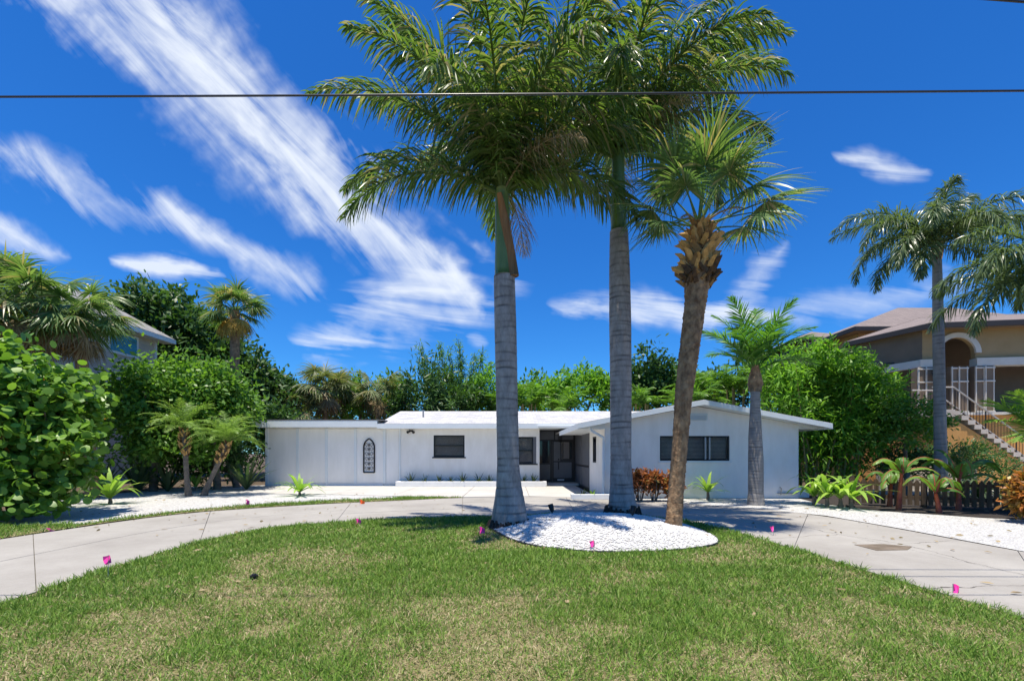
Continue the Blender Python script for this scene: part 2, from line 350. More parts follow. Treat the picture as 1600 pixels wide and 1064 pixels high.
def grassmat():
    m, nt, p = newmat('grass'); p.inputs['Roughness'].default_value = .5; p.inputs['Specular IOR Level'].default_value = .3
    a = nt.nodes.new('ShaderNodeAttribute'); a.attribute_name = 'col'; nt.links.new(a.outputs['Color'], p.inputs['Base Color'])
    tr = nt.nodes.new('ShaderNodeBsdfTranslucent'); nt.links.new(a.outputs['Color'], tr.inputs[0]); mx = nt.nodes.new('ShaderNodeMixShader'); mx.inputs[0].default_value = .3
    nt.links.new(p.outputs[0], mx.inputs[1]); nt.links.new(tr.outputs[0], mx.inputs[2]); nt.links.new(mx.outputs[0], nt.nodes['Material Output'].inputs[0])
grassmat()
def ringmat(name, c1, c2, dark):
    m, nt, p = newmat(name); p.inputs['Roughness'].default_value = .8
    t = nt.nodes.new('ShaderNodeTexCoord'); mp = nt.nodes.new('ShaderNodeMapping'); mp.inputs['Scale'].default_value = (3, 3, 1.2); nt.links.new(t.outputs['Object'], mp.inputs[0])
    n = nt.nodes.new('ShaderNodeTexNoise'); n.inputs['Scale'].default_value = 1.5; n.inputs['Detail'].default_value = 10; n.inputs['Roughness'].default_value = .78; nt.links.new(mp.outputs[0], n.inputs['Vector'])
    r = nt.nodes.new('ShaderNodeValToRGB'); r.color_ramp.elements[0].position = .35; r.color_ramp.elements[1].position = .65; r.color_ramp.elements[0].color = (*c1, 1); r.color_ramp.elements[1].color = (*c2, 1); nt.links.new(n.outputs[0], r.inputs[0])
    a = nt.nodes.new('ShaderNodeAttribute'); a.attribute_name = 'tint'
    mx = nt.nodes.new('ShaderNodeMixRGB'); mx.inputs[2].default_value = (*dark, 1); nt.links.new(a.outputs['Fac'], mx.inputs[0]); nt.links.new(r.outputs[0], mx.inputs[1]); nt.links.new(mx.outputs[0], p.inputs['Base Color'])
    n2 = nt.nodes.new('ShaderNodeTexNoise'); n2.inputs['Scale'].default_value = 45; n2.inputs['Detail'].default_value = 5; nt.links.new(t.outputs['Object'], n2.inputs['Vector'])
    b = nt.nodes.new('ShaderNodeBump'); b.inputs['Strength'].default_value = .45; b.inputs['Distance'].default_value = .015; nt.links.new(n2.outputs[0], b.inputs['Height']); nt.links.new(b.outputs[0], p.inputs['Normal'])
ringmat('royal_trunk', (.19, .165, .15), (.43, .39, .36), (.055, .045, .042))
ringmat('queen_trunk', (.20, .185, .17), (.31, .29, .27), (.09, .08, .07))
leafmat('royal_leaf', (.045, .095, .024), (.135, .20, .055), .42, .32, (.30, .26, .16))
leafmat('sabal_leaf', (.05, .11, .03), (.16, .24, .085), .38, .36, (.34, .30, .16))
leafmat('queen_leaf', (.05, .085, .038), (.14, .19, .085), .35, .3)
leafmat('date_leaf', (.10, .18, .035), (.24, .35, .09), .4, .4)
leafmat('bottle_leaf', (.035, .12, .02), (.13, .27, .04), .4, .38)
leafmat('grape_leaf', (.05, .13, .02), (.17, .30, .045), .35, .33, (.45, .18, .04))
leafmat('shrub_leaf', (.045, .12, .018), (.17, .31, .045), .38, .42)
leafmat('dark_leaf', (.025, .065, .02), (.075, .15, .035), .3, .42)
leafmat('bright_leaf', (.06, .16, .018), (.20, .38, .045), .42, .45)
leafmat('olive_leaf', (.07, .10, .04), (.19, .22, .10), .3, .5, (.30, .25, .14))
leafmat('strap_leaf', (.12, .24, .03), (.32, .46, .09), .38, .4)
leafmat('strap_dark', (.04, .075, .03), (.12, .165, .075), .28, .42)
leafmat('croton_leaf', (.12, .04, .02), (.36, .13, .045), .3, .45, (.17, .19, .05))
leafmat('croton_mixed', (.05, .09, .02), (.40, .14, .035), .3, .42, (.42, .30, .05))
leafmat('banana_leaf', (.05, .13, .02), (.16, .27, .05), .35, .4)
leafmat('dead_frond', (.16, .11, .06), (.36, .28, .17), .2, .8)
leafmat('yellow_frond', (.30, .20, .04), (.5, .36, .10), .3, .7)
leafmat('small_dark', (.018, .04, .02), (.05, .075, .04), .2, .4)

# ------------------------------------------------------------------ ground and surfaces
def sheet(name, pts, z, m, kind='structure', parent=None):
    o = meshobj(name, [(x, y, z) for x, y in pts], [tuple(range(len(pts)))], m, parent)
    if parent is None: o['kind'] = kind
    return o
sheet('ground', [(-900, -300), (900, -300), (900, 1500), (-900, 1500)], -.04, 'soil')
def smooth_poly(pts, it=2):
    for _ in range(it):
        q = [pts[0]]
        for a, b in zip(pts[:-1], pts[1:]): q += [(a[0]*.75+b[0]*.25, a[1]*.75+b[1]*.25), (a[0]*.25+b[0]*.75, a[1]*.25+b[1]*.75)]
        pts = q + [pts[-1]]
    return pts
inner = smooth_poly([(-5.15, -8), (-5.15, 2), (-5.1, 4.4), (-5.28, 5.9), (-5.35, 6.8), (-5.3, 8.3), (-4.85, 9.4), (-3.85, 9.9), (-3.2, 10.3), (-.6, 10.95), (1.3, 11.3), (2.9, 11.1), (3.75, 10.25), (4.2, 9.1), (4.4, 7.8), (4.5, 6.4), (4.57, 5.4), (4.65, 4.6), (4.8, 2), (4.9, -8)])
lawn = sheet('lawn', inner, -.012, 'thatch')
# driveway: a U of concrete slabs round the lawn
outer = [(-9.3, -8), (-9.2, 2), (-9.05, 4.4), (-8.98, 6.5), (-8.95, 7.96), (-8.8, 8.9), (-8.6, 10.25), (-8.05, 11.6), (-7.0, 12.5), (-5.6, 13.5), (-4.0, 14.25), (-1.5, 15.5), (1.2, 15.9), (3.4, 15.0), (5.3, 13.6), (6.7, 12.3), (7.5, 11.0), (7.7, 9.1), (7.75, 7.6), (7.8, 6.9), (7.9, 4), (8, -8)]
outer = smooth_poly(outer, 1)
def resample(pts, n):
    p = np.array(pts); d = np.r_[0, np.cumsum(np.linalg.norm(np.diff(p, axis=0), axis=1))]; t = np.linspace(0, d[-1], n)
    return np.stack([np.interp(t, d, p[:, i]) for i in (0, 1)], 1)
NS = 161; ri, ro = resample(inner, NS), resample(outer, NS)
drive = meshobj('driveway', np.vstack([np.c_[ri, np.full(NS, -.03)], np.c_[ro, np.full(NS, -.03)]]), [(i, i+1, NS+i+1, NS+i) for i in range(NS-1)], 'joint')
drive['kind'] = 'structure'
cuts = [0, 12, 24, 35, 46, 56, 66, 76, 86, 96, 106, 118, 128, 138, 149, 160]
for a, b in zip(cuts[:-1], cuts[1:]):
    for f0, f1 in (((0, .52), (.52, 1)) if not 60 < a < 90 else ((0, .34), (.34, .67), (.67, 1)))[:3] if True else ():
        g = .006; top, bot = [], []
        idx = list(range(a, b+1))
        def pt(i, f, sgn):
            d = ro[i]-ri[i]; ln = np.linalg.norm(d); return ri[i] + d*(f + sgn*g/ln)
        lo = [pt(i, f0, 1) for i in idx]; hi = [pt(i, f1, -1) for i in idx]
        for line in (lo, hi):
            for e, nx in ((0, 1), (-1, -2)):
                d = line[nx]-line[e]; line[e] = line[e] + d/np.linalg.norm(d)*g
        n = len(lo); dz = random.uniform(-.002, .002)
        V = [(*p, z) for z in (dz, -.045) for line in (lo, hi) for p in line]
        Fs = [(i, i+1, n+i+1, n+i) for i in range(n-1)] + [(i, 2*n+i, 2*n+i+1, i+1) for i in range(n-1)] + [(n+i, n+i+1, 3*n+i+1, 3*n+i) for i in range(n-1)] + [(0, n, 3*n, 2*n), (n-1, 3*n-1, 4*n-1, 2*n-1)]
        meshobj('concrete_slab', V, Fs, 'concrete', drive)
# pale apron slabs in front of the house and the walk to the door
apron = sheet('entry_walk', [(-11.3, 17.2), (-1.6, 15.5), (1.0, 15.9), (2.95, 15.3), (2.95, 22.6), (-11.3, 21.2)], -.022, 'joint')
xs = [-11.3, -9.0, -6.6, -4.2, -1.7, .6, 2.93]
def apron_front(x): return float(np.interp(x, [-11.3, -5.6, -4, -1.5, 1.2, 3.4], [17.25, 16.4, 15.9, 15.56, 15.96, 15.1]))
for a, b in zip(xs[:-1], xs[1:]):
    for y0, y1 in ((None, 18.4), (18.4, 21.0 if a < .5 else 22.5)):
        p = [(a+.008, (y0 or apron_front(a)+.01)+.008), (b-.008, (y0 or apron_front(b)+.01)+.008), (b-.008, y1-.008), (a+.008, y1-.008)]
        MB().prism(p, -.05, random.uniform(.003, .007)).build('concrete_slab', 'concrete_pale', apron)
# pale street-side strip at the foot of the left leg
MB().box(-9.0, -5.19, 2.2, 4.62, -.03, .018).build('driveway_apron', 'concrete_pale')['kind'] = 'structure'
# gravel beds
gl = [(-13.5, 9.0), (-9.0, 9.6), (-8.8, 11.2), (-8.3, 12.6), (-7.1, 13.6), (-5.6, 14.6), (-4.2, 15.2), (-3.2, 15.6), (-5.6, 16.4), (-11.35, 17.2), (-11.5, 21.5), (-14.5, 20.5), (-15, 16), (-14.2, 14), (-13.4, 12)]
sheet('gravel_bed_left', gl, -.008, 'white_gravel')
gr = [(3.5, 15.1), (5.35, 13.65), (6.75, 12.35), (7.6, 11.0), (7.8, 9.1), (7.85, 7.6), (7.95, 5), (15, 5), (13.6, 8.8), (11.5, 11.2), (10.4, 12.6), (10.6, 15.5), (3.1, 15.4)]
sheet('gravel_bed_right', gr, -.006, 'white_gravel')
sheet('mulch_bed', [(9.2, 13.6), (9.6, 11.9), (11.0, 10.6), (12.6, 9.9), (16, 9.4), (17, 16), (10, 17)], .004, 'mulch')
MB().prism([gp(1335, 851), gp(1380, 850), gp(1425, 854), gp(1418, 859), gp(1370, 860)], .0, .006).build('stained_patch', 'brown_stain')['kind'] = 'structure'
# low narrow grass strip on the far side of the driveway
strip = [(-14.5, 7.2), (-9.1, 7.6), (-8.95, 9.0), (-8.75, 10.3), (-8.15, 11.7), (-7.1, 12.6), (-5.7, 13.6), (-4.1, 14.35), (-1.6, 15.55), (-3.2, 15.55), (-4.2, 15.15), (-5.6, 14.6), (-7.1, 13.5), (-8.3, 12.5), (-8.85, 11.2), (-9.1, 9.7), (-14.5, 8.8)]
sheet('grass_verge', strip, -.002, 'thatch')
# white gravel mound
mo = smooth_poly([(-.37, 8.9), (-.02, 7.85), (.5, 7.2), (1.25, 6.9), (2.0, 6.88), (2.8, 7.12), (3.55, 7.6), (3.72, 8.7), (3.6, 9.9), (3.05, 10.85), (1.6, 11.1), (.46, 10.95), (-.3, 10.0), (-.37, 8.9)], 2)[:-1]
mc = np.array([1.75, 8.9]); NR = 14; Vm = []
for r in range(NR+1):
    f = r/NR
    for x, y in mo:
        p = mc + (np.array([x, y])-mc)*f; Vm.append((p[0], p[1], .24*(1-f**2.2) - .02*(f > .99) + .03*(vnoise(p[0], p[1], .5, 3)-.5)*(1-f)))
n = len(mo); Qm = np.array([[r*n+i, r*n+(i+1) % n, (r+1)*n+(i+1) % n, (r+1)*n+i] for r in range(1, NR) for i in range(n)] )
mound = meshobj('gravel_mound', Vm, Qm, 'white_gravel', smooth=True); mound['kind'] = 'structure'
def mound_z(x, y):
    best = 9
    p = np.array([x, y])-mc; a = math.atan2(p[1], p[0]); q = np.array(mo)-mc; aa = np.arctan2(q[:, 1], q[:, 0]); k = np.argmin(abs((aa-a+math.pi) % (2*math.pi)-math.pi))
    f = np.linalg.norm(p)/np.linalg.norm(q[k]); return .24*(1-f**2.2) if f < 1 else 0
MB().tube([(x, y, .005) for x, y in mo] + [(mo[0][0], mo[0][1], .005)], .018, 6).build('edging', 'black_frame', mound)
def inside(poly, x, y):
    p = np.array(poly); c = np.zeros(len(x), bool); j = len(p)-1
    for i in range(len(p)):
        xi, yi, xj, yj = p[i, 0], p[i, 1], p[j, 0], p[j, 1]
        c ^= ((yi > y) != (yj > y)) & (x < (xj-xi)*(y-yi)/(yj-yi+1e-12)+xi); j = i
    return c
# pebbles on the mound
npb = 22000; x = RNG.uniform(-.4, 3.75, npb); y = RNG.uniform(6.85, 11.1, npb); k = inside(mo, x, y); x, y = x[k], y[k]
z = np.array([mound_z(a, b) for a, b in zip(x, y)]); s = RNG.uniform(.010, .027, len(x))
O = np.array([[1, 0, 0], [0, 1, 0], [-1, 0, 0], [0, -1, 0], [0, 0, 1], [0, 0, -1]], float)
ang = RNG.uniform(0, 6.28, len(x)); sc = RNG.uniform(.6, 1.3, (len(x), 3)); V = O[None]*sc[:, None]
V = np.stack([V[..., 0]*np.cos(ang)[:, None]-V[..., 1]*np.sin(ang)[:, None], V[..., 0]*np.sin(ang)[:, None]+V[..., 1]*np.cos(ang)[:, None], V[..., 2]*.7], -1)*s[:, None, None] + np.stack([x, y, z+.006], -1)[:, None]
Tr = np.array([[0, 1, 4], [1, 2, 4], [2, 3, 4], [3, 0, 4]])
Fp = (Tr[None] + (np.arange(len(x))*6)[:, None, None]).reshape(-1, 3)
o = meshobj('pebbles', V.reshape(-1, 3), Fp.tolist(), 'pebble'); tag(o, 'loose white pebbles covering the gravel mound under the palms', 'pebbles', kind='stuff')

# fallen leaves and bits on the ground
nlf = 520; x = np.r_[RNG.uniform(-13, -4, 200), RNG.uniform(-5, 8, 200), RNG.uniform(6, 14, 120)]; y = np.r_[RNG.uniform(8, 17, 200), RNG.uniform(4, 15, 200), RNG.uniform(6, 13, 120)]
zl = np.array([mound_z(a, b) if inside(mo, np.array([a]), np.array([b]))[0] else 0 for a, b in zip(x, y)])
az = RNG.uniform(0, 6.28, nlf); V, Q, T = ribbons(np.stack([x, y, zl+.02], 1), np.stack([np.cos(az), np.sin(az), RNG.uniform(-.05, .2, nlf)], 1), RNG.uniform(.04, .12, nlf), RNG.uniform(.015, .05, nlf), .3, 3, prof=[.2, 1, .8, .1])
o = meshobj('fallen_leaves', V, Q, 'dead_frond', tint=T); tag(o, 'dry brown leaves scattered over driveway and gravel', 'leaf litter', kind='stuff')
# grass blades
def dryness(x, y):
    d = .45*vnoise(x, y, 1.1, 11) + .35*vnoise(x, y, .35, 12) + .2*vnoise(x, y, 3.1, 13)
    # worn track running from the mound towards the street
    tr = np.exp(-((x-(-.45+.06*(y-4)))/.7)**2)*.20 + np.exp(-((x-1.6)/1.3)**2)*.04 + np.exp(-((x+3.4)/.7)**2-((y-4.2)/.8)**2)*.14
    return d + tr
def blades(name, poly, zones, label, hscale=1., extra=None):
    X, Y_ = [], []
    for (x0, x1, y0, y1, dn) in zones:
        n = int((x1-x0)*(y1-y0)*dn); x = RNG.uniform(x0, x1, n); y = RNG.uniform(y0, y1, n)
        k = inside(poly, x+.2*(vnoise(x, y, .22, 21)-.5), y+.2*(vnoise(x, y, .22, 22)-.5)) & (np.abs(x) < y*1.125+1.6)
        if extra is not None: k &= ~inside(extra, x, y)
        X.append(x[k]); Y_.append(y[k])
    x, y = np.concatenate(X), np.concatenate(Y_); n = len(x)
    jit = RNG.normal(0, .02, (2, n)); x = x+jit[0]; y = y+jit[1]
    dry = dryness(x, y); lush = 1-np.clip((dry-.42)*3, 0, 1)
    isdry = RNG.random(n) < np.clip((dry-.47)*2.4, .06, .58)
    az = RNG.uniform(0, 6.283, n); el = np.where(isdry, RNG.uniform(.05, .9, n), RNG.uniform(.45, 1.35, n))
    D = np.stack([np.cos(az)*np.cos(el), np.sin(az)*np.cos(el), np.sin(el)], 1)
    L = RNG.uniform(.035, .095, n)*(.7+.5*lush)*hscale*(.75+.5*vnoise(x, y, .3, 31)); W = RNG.uniform(.004, .008, n)*np.clip(y/4.5, .9, 1.9)
    g1, g2 = np.array([.06, .155, .015]), np.array([.25, .39, .06]); d1, d2 = np.array([.27, .23, .10]), np.array([.55, .47, .27])
    u = RNG.random(n)[:, None]; colr = np.where(isdry[:, None], d1+(d2-d1)*u, g1+(g2-g1)*u)
    V, Q, _ = ribbons(np.stack([x, y, np.full(n, -.014)], 1), D, L, W, RNG.uniform(.2, 1.1, n), 2, prof=[.8, 1, .12])
    c4 = np.repeat(np.c_[colr, np.ones(n)], 6, axis=0)
    o = meshobj(name, V, Q, 'grass', col=c4); tag(o, label, 'grass', kind='stuff'); return o
blades('lawn_grass', inner, [(-6, 6, 1.6, 4.6, 5200), (-6, 6, 4.6, 7, 3400), (-6, 6, 7, 11.4, 2000)], 'patchy green and straw coloured lawn in front of the driveway', 1., mo)
blades('verge_grass', strip, [(-14.5, -1.5, 7, 15.7, 1500)], 'narrow green grass strip along the far edge of the driveway', 1.25)

# ------------------------------------------------------------------ the white house
house = thing('bungalow_house', 'long low white bungalow with flat left wing and gabled right wing', 'house', (-1, 21, 0))
def holed_wall(mb, x0, x1, z0, z1, y, depth, holes):
    """front sheet with openings and their reveals, facing -y"""
    xs = sorted({x0, x1, *[h[0] for h in holes], *[h[1] for h in holes]}); zs = sorted({z0, z1, *[h[2] for h in holes], *[h[3] for h in holes]})
    for a, b in zip(xs[:-1], xs[1:]):
        for c, d in zip(zs[:-1], zs[1:]):
            if any(h[0] <= a and b <= h[1] and h[2] <= c and d <= h[3] for h in holes): continue
            mb.add([(a, y, c), (b, y, c), (b, y, d), (a, y, d)], [(0, 1, 2, 3)])
    for a, b, c, d in holes:
        e = y+depth
        mb.add([(a, y, c), (b, y, c), (b, y, d), (a, y, d), (a, e, c), (b, e, c), (b, e, d), (a, e, d)], [(0, 4, 5, 1), (3, 2, 6, 7), (0, 3, 7, 4), (1, 5, 6, 2)])
def window(parent, x0, x1, z0, z1, y, mull=(), rails=(), sash='black_frame', blind=True, fw=.05):
    """frame, glass and blind set into an opening whose face is at y"""
    m = MB(); yf = y+.03
    m.box(x0, x1, yf, yf+.06, z0, z0+fw).box(x0, x1, yf, yf+.06, z1-fw, z1).box(x0, x0+fw, yf, yf+.06, z0+fw, z1-fw).box(x1-fw, x1, yf, yf+.06, z0+fw, z1-fw)
    w = m.build('window', sash, parent)
    for c in mull: MB().box(c-.025, c+.025, yf+.005, yf+.065, z0+fw, z1-fw).build('mullion', 'metal_grey', w)
    for c in rails: MB().box(x0+fw, x1-fw, yf+.005, yf+.055, c-.02, c+.02).build('rail', sash, w)
    MB().box(x0+fw, x1-fw, yf+.075, yf+.081, z0+fw, z1-fw).build('pane', 'window_glass', w)
    if blind:
        b = MB(); zz = z0+fw+.02
        while zz < z1-fw-.02:
            b.add([(x0+fw, yf+.088, zz), (x1-fw, yf+.088, zz), (x1-fw, yf+.113, zz+.034), (x0+fw, yf+.113, zz+.034)], [(0, 1, 2, 3)]); zz += .044
        b.build('blind', 'blind', w)
    MB().box(x0, x1, yf+.25, yf+.26, z0, z1).build('backing', 'interior_dark', w)
    return w
def glassmat():
    m, nt, p = newmat('window_glass'); p.inputs['Roughness'].default_value = .03; p.inputs['Base Color'].default_value = (.01, .01, .01, 1)
    tr = nt.nodes.new('ShaderNodeBsdfTransparent'); tr.inputs[0].default_value = (.94, .95, .95, 1); mx = nt.nodes.new('ShaderNodeMixShader'); mx.inputs[0].default_value = .9
    nt.links.new(p.outputs[0], mx.inputs[1]); nt.links.new(tr.outputs[0], mx.inputs[2]); nt.links.new(mx.outputs[0], nt.nodes['Material Output'].inputs[0])
glassmat()
YM = 21.0
# left wing
m = MB(); m.box(-11.35, -5.15, YM, 27, 0, 2.68); m.build('wing_wall', 'panel_white', house)
bx = [-11.37, -9.95, -8.62, -7.28, -5.94]
for a, b in zip(bx[:-1], bx[1:]):
    MB().box(a+.13, b-.002, YM-.022, YM-.001, .13, 2.62).build('panel', 'panel_white', house, .006)
for a in bx: MB().box(a, a+.128, YM-.045, YM-.002, .10, 2.66).build('batten', 'trim_white', house, .006)
MB().box(-5.80, -5.22, YM-.02, YM-.001, .10, 2.62).build('panel', 'panel_white', house, .006)
MB().box(-5.21, -5.13, YM-.04, YM-.001, .02, 2.66).build('batten', 'trim_white', house, .006)
MB().box(-11.37, -5.94, YM-.06, YM-.003, .0, .098).build('base_board', 'trim_white', house, .008)
MB().box(-11.7, -5.75, YM-.60, 27.2, 2.965, 3.01).build('roof_edge', 'shingle_grey', house)
MB().box(-11.65, -6.05, YM-.56, 27.1, 2.69, 2.964).build('flat_roof', 'trim_white', house)
MB().box(-11.68, -6.05, YM-.595, YM-.562, 2.66, 2.97).build('fascia', 'trim_white', house, .008)
# main block
m = MB(); WB1 = (-3.62, -2.19, 1.33, 2.33); WB2 = (.20, 1.12, 1.02, 2.26)
holed_wall(m, -5.13, 1.27, 0, 2.62, YM, .4, [WB1, WB2])
m.add([(1.27, YM, 0), (1.27, 22.5, 0), (1.27, 22.5, 2.62), (1.27, YM, 2.62)], [(0, 1, 2, 3)])
m.build('front_wall', 'stucco', house)
window(house, *WB1, YM, (), (1.86,)); window(house, .20, .98, 1.02, 2.26, YM, (), (1.62,))
MB().box(.98, 1.12, YM+.01, YM+.06, 1.02, 2.26).build('shutter', 'door_grey', house)
MB().box(-3.68, -2.13, YM-.05, YM+.03, 1.27, 1.328).build('sill', 'black_frame', house, .006)
MB().box(.14, 1.18, YM-.05, YM+.03, .965, 1.018).build('sill', 'black_frame', house, .006)
# entry recess with door
YD = 22.3
e = MB(); e.box(1.27, 4.2, YD+.06, YD+.2, 0, 2.62); e.build('entry_wall', 'door_dark', house)
ent = house
MB().box(1.30, 1.86, YD, YD+.05, .22, .95).build('panel', 'door_grey', house, .01)
MB().box(1.33, 1.83, YD+.02, YD+.05, 1.02, 2.1).build('sidelight', 'glass_dark', house)
MB().box(1.30, 2.06, YD, YD+.05, 2.17, 2.56).build('panel', 'door_grey', house, .01)
MB().box(2.12, 3.0, YD, YD+.05, 2.17, 2.56).build('panel', 'door_grey', house, .01)
door = MB().box(1.98, 3.0, YD-.02, YD+.055, .06, 2.1).build('door', 'door_dark', house)
MB().box(2.04, 2.36, YD-.04, YD-.021, 1.12, 2.06).build('door_panel', 'door_grey', door, .008)
MB().box(2.04, 2.92, YD-.04, YD-.021, .3, 1.06).build('door_panel', 'door_grey', door, .008)
MB().box(2.42, 2.92, YD-.032, YD-.021, 1.22, 2.06).build('door_glass', 'glass_dark', door)
MB().box(2.52, 2.8, YD-.034, YD-.0325, 1.24, 2.04).build('curtain', 'curtain', door)
h = MB(); h.tube([(2.27, YD-.05, .72), (2.27, YD-.1, .78), (2.27, YD-.1, 1.02), (2.27, YD-.05, 1.07)], .022, 6); h.build('handle', 'iron_black', door)
MB().tube([(2.27, YD-.04, 1.2), (2.27, YD-.09, 1.2)], .04, 8).build('lock', 'iron_black', door)
MB().box(2.22, 2.55, YD-.045, YD-.022, .17, .235).build('plate', 'trim_white', door)
MB().box(1.29, 3.1, YM+.05, YD-.05, .0, .10).build('doorstep', 'concrete_pale', house, .01)
# right wing
XL, XR, XA, YR = 3.1, 9.57, 6.2, 15.2
WG = (4.94, 7.27, 1.25, 2.08); zL = 2.44
m = MB(); holed_wall(m, XL, XR, 0, 2.40, YR, .4, [WG])
m.add([(XL, YR, 2.40), (XR, YR, 2.40), (XR, YR, 2.46), (XA, YR, 3.06), (XL, YR, 2.49)], [(0, 1, 2, 3, 4)])
m.add([(XR, YR, 0), (XR, 27, 0), (XR, 27, 2.46), (XR, YR, 2.46)], [(0, 1, 2, 3)])
m.build('gable_wall', 'stucco', house)
# side wall towards the entry with a narrow window; its rear half is a grey panelled return
def side_wall():
    m = MB(); y0, y1 = YR, 18.2; hy0, hy1, hz0, hz1 = 16.75, 17.45, 1.15, 2.12; x = XL
    ys = [y0, hy0, hy1, y1]; zs = [0, hz0, hz1, 2.49]
    for i in range(3):
        for j in range(3):
            if i == 1 and j == 1: continue
            m.add([(x, ys[i], zs[j]), (x, ys[i], zs[j+1]), (x, ys[i+1], zs[j+1]), (x, ys[i+1], zs[j])], [(0, 1, 2, 3)])
    m.build('side_wall', 'stucco', house)
    w = MB().box(x+.02, x+.06, hy0, hy1, hz0, hz1).build('window', 'black_frame', house)
    MB().box(x+.012, x+.018, hy0+.06, hy1-.06, hz0+.06, hz1-.06).build('pane', 'glass_dark', w)
    MB().box(x+.005, x+.2, 18.202, YD+.05, 0, 2.62).build('return_wall', 'door_dark', house)
    for a, b, c, d in ((18.28, 20.1, 1.0, 2.5), (20.2, 22.2, 1.0, 2.5), (18.28, 20.1, .12, .92), (20.2, 22.2, .12, .92)):
        MB().box(x-.015, x+.004, a, b, c, d).build('panel', 'door_grey', house, .006)
side_wall()
window(house, *WG, YR, (6.48, 6.62), ())
MB().box(4.90, 7.31, YR-.06, YR+.02, 1.18, 1.248).build('sill', 'trim_white', house, .006)
v = MB().box(5.86, 6.52, YR-.035, YR-.002, 2.60, 2.83).build('gable_vent', 'vent_white', house)
for i in range(5): MB().add([(5.90, YR-.04, 2.63+i*.038), (6.48, YR-.04, 2.63+i*.038), (6.48, YR-.065, 2.605+i*.038), (5.90, YR-.065, 2.605+i*.038)], [(0, 1, 2, 3)]).build('slat', 'trim_white', v)
# roofs
EX0, EX1, EZ, RZ, YF = 2.13, 10.33, 2.47, 3.235, 14.68
m = MB(); m.slab([(EX0, YF, EZ), (XA, YF, RZ), (XA, 28, RZ), (EX0, 28, EZ)], .05); m.slab([(XA, YF, RZ), (EX1, YF, EZ), (EX1, 28, EZ), (XA, 28, RZ)], .05); m.build('gable_roof', 'shingle_white', house)
for a, b in ((EX0, XA), (XA, EX1)):
    za, zb = (EZ, RZ) if a == EX0 else (RZ, EZ)
    MB().add([(a, YF-.03, za-.02), (b, YF-.03, zb-.02), (b, YF-.03, zb-.17), (a, YF-.03, za-.17), (a, YF+.01, za-.02), (b, YF+.01, zb-.02), (b, YF+.01, zb-.17), (a, YF+.01, za-.17)], [(0, 3, 2, 1), (4, 5, 6, 7), (0, 1, 5, 4), (3, 7, 6, 2), (0, 4, 7, 3), (1, 2, 6, 5)]).build('rake_fascia', 'trim_white', house)
    MB().add([(a, YF+.01, za-.155), (b, YF+.01, zb-.155), (b, YR-.01, zb-.155), (a, YR-.01, za-.155)], [(0, 1, 2, 3)]).build('rake_soffit', 'trim_white', house)
for a, b in ((EX0, XL), (EX1, XR)): MB().xz([(a, EZ-.15), (b, EZ-.15), (b, EZ-.155+abs(b-a)*.188)], YR-.012, YR-.004).build('soffit_return', 'trim_white', house)
MB().box(EX0-.02, EX0+.02, YF, 20.3, EZ-.19, EZ-.01).build('eave_fascia', 'trim_white', house); MB().box(EX1-.02, EX1+.02, YF, 28, EZ-.19, EZ-.01).build('eave_fascia', 'trim_white', house)
MB().box(EX0+.02, XL-.002, YR, 20.3, EZ-.16, EZ-.14).build('soffit', 'trim_white', house); MB().box(XR+.002, EX1-.02, YR, 28, EZ-.16, EZ-.14).build('soffit', 'trim_white', house)
MY, RY, MZ, RZ2 = 20.4, 24.5, 2.83, 3.76
m = MB(); m.slab([(-6.0, MY, MZ), (4.1, MY, MZ), (8.5, RY, RZ2), (-6.0, RY, RZ2)], .05); m.slab([(-6.0, RY, RZ2), (8.5, RY, RZ2), (6, 28.6, MZ), (-6.0, 28.6, MZ)], .05); m.build('main_roof', 'shingle_white', house)
MB().box(-6.05, 3.0, MY-.035, MY+.005, MZ-.22, MZ-.015).build('eave_fascia', 'trim_white', house)
MB().box(1.15, 2.95, MY-.15, MY-.04, MZ-.18, MZ-.06).build('gutter', 'trim_white', house, .02)
MB().box(-6.0, 3.05, MY+.006, YM+.05 , MZ-.21, MZ-.19).build('soffit', 'trim_white', house)
MB().box(1.3, 3.1, YM+.051, YD+.1, MZ-.21, MZ-.19).build('soffit', 'trim_white', house)
MB().add([(-6.04, MY, MZ-.02), (-6.04, RY, RZ2-.02), (-6.04, RY, RZ2-.2), (-6.04, MY, MZ-.2), (-6.0, MY, MZ-.02), (-6.0, RY, RZ2-.02), (-6.0, RY, RZ2-.2), (-6.0, MY, MZ-.2)], [(0, 3, 2, 1), (4, 5, 6, 7), (0, 1, 5, 4), (3, 7, 6, 2), (0, 4, 7, 3), (1, 2, 6, 5)]).build('rake_fascia', 'trim_white', house)
m = MB(); m.add([(-5.95, YM, 2.5), (-5.95, 28, 2.5), (-5.95, 28, 2.75), (-5.95, RY, RZ2-.1), (-5.95, YM, 2.9)], [(0, 1, 2, 3, 4)]); m.build('end_gable', 'stucco', house)
MB().tube([(-4.35, 22.3, 3.1), (-4.35, 22.3, 3.62)], .04, 8).build('vent_pipe', 'metal_grey', house)
m = MB(); m.tube([(XL-.55, YR-.2, 2.36), (XL-.5, YR-.2, 2.25), (XL-.06, YR-.06, 2.02), (XL-.06, YR-.06, 1.8), (XL-.06, YR-.06, .18), (XL-.16, YR-.16, .08)], .045, 8); m.build('downspout', 'trim_white', house)
fl = MB().box(-4.74, -4.56, YM-.03, YM-.002, 2.5, 2.57).build('floodlight', 'black_frame', house)
for s in (-1, 1): MB().tube([(-4.65+s*.04, YM-.03, 2.52), (-4.65+s*.14, YM-.16, 2.46)], [.035, .07], 8).build('lamp_head', 'black_frame', fl)
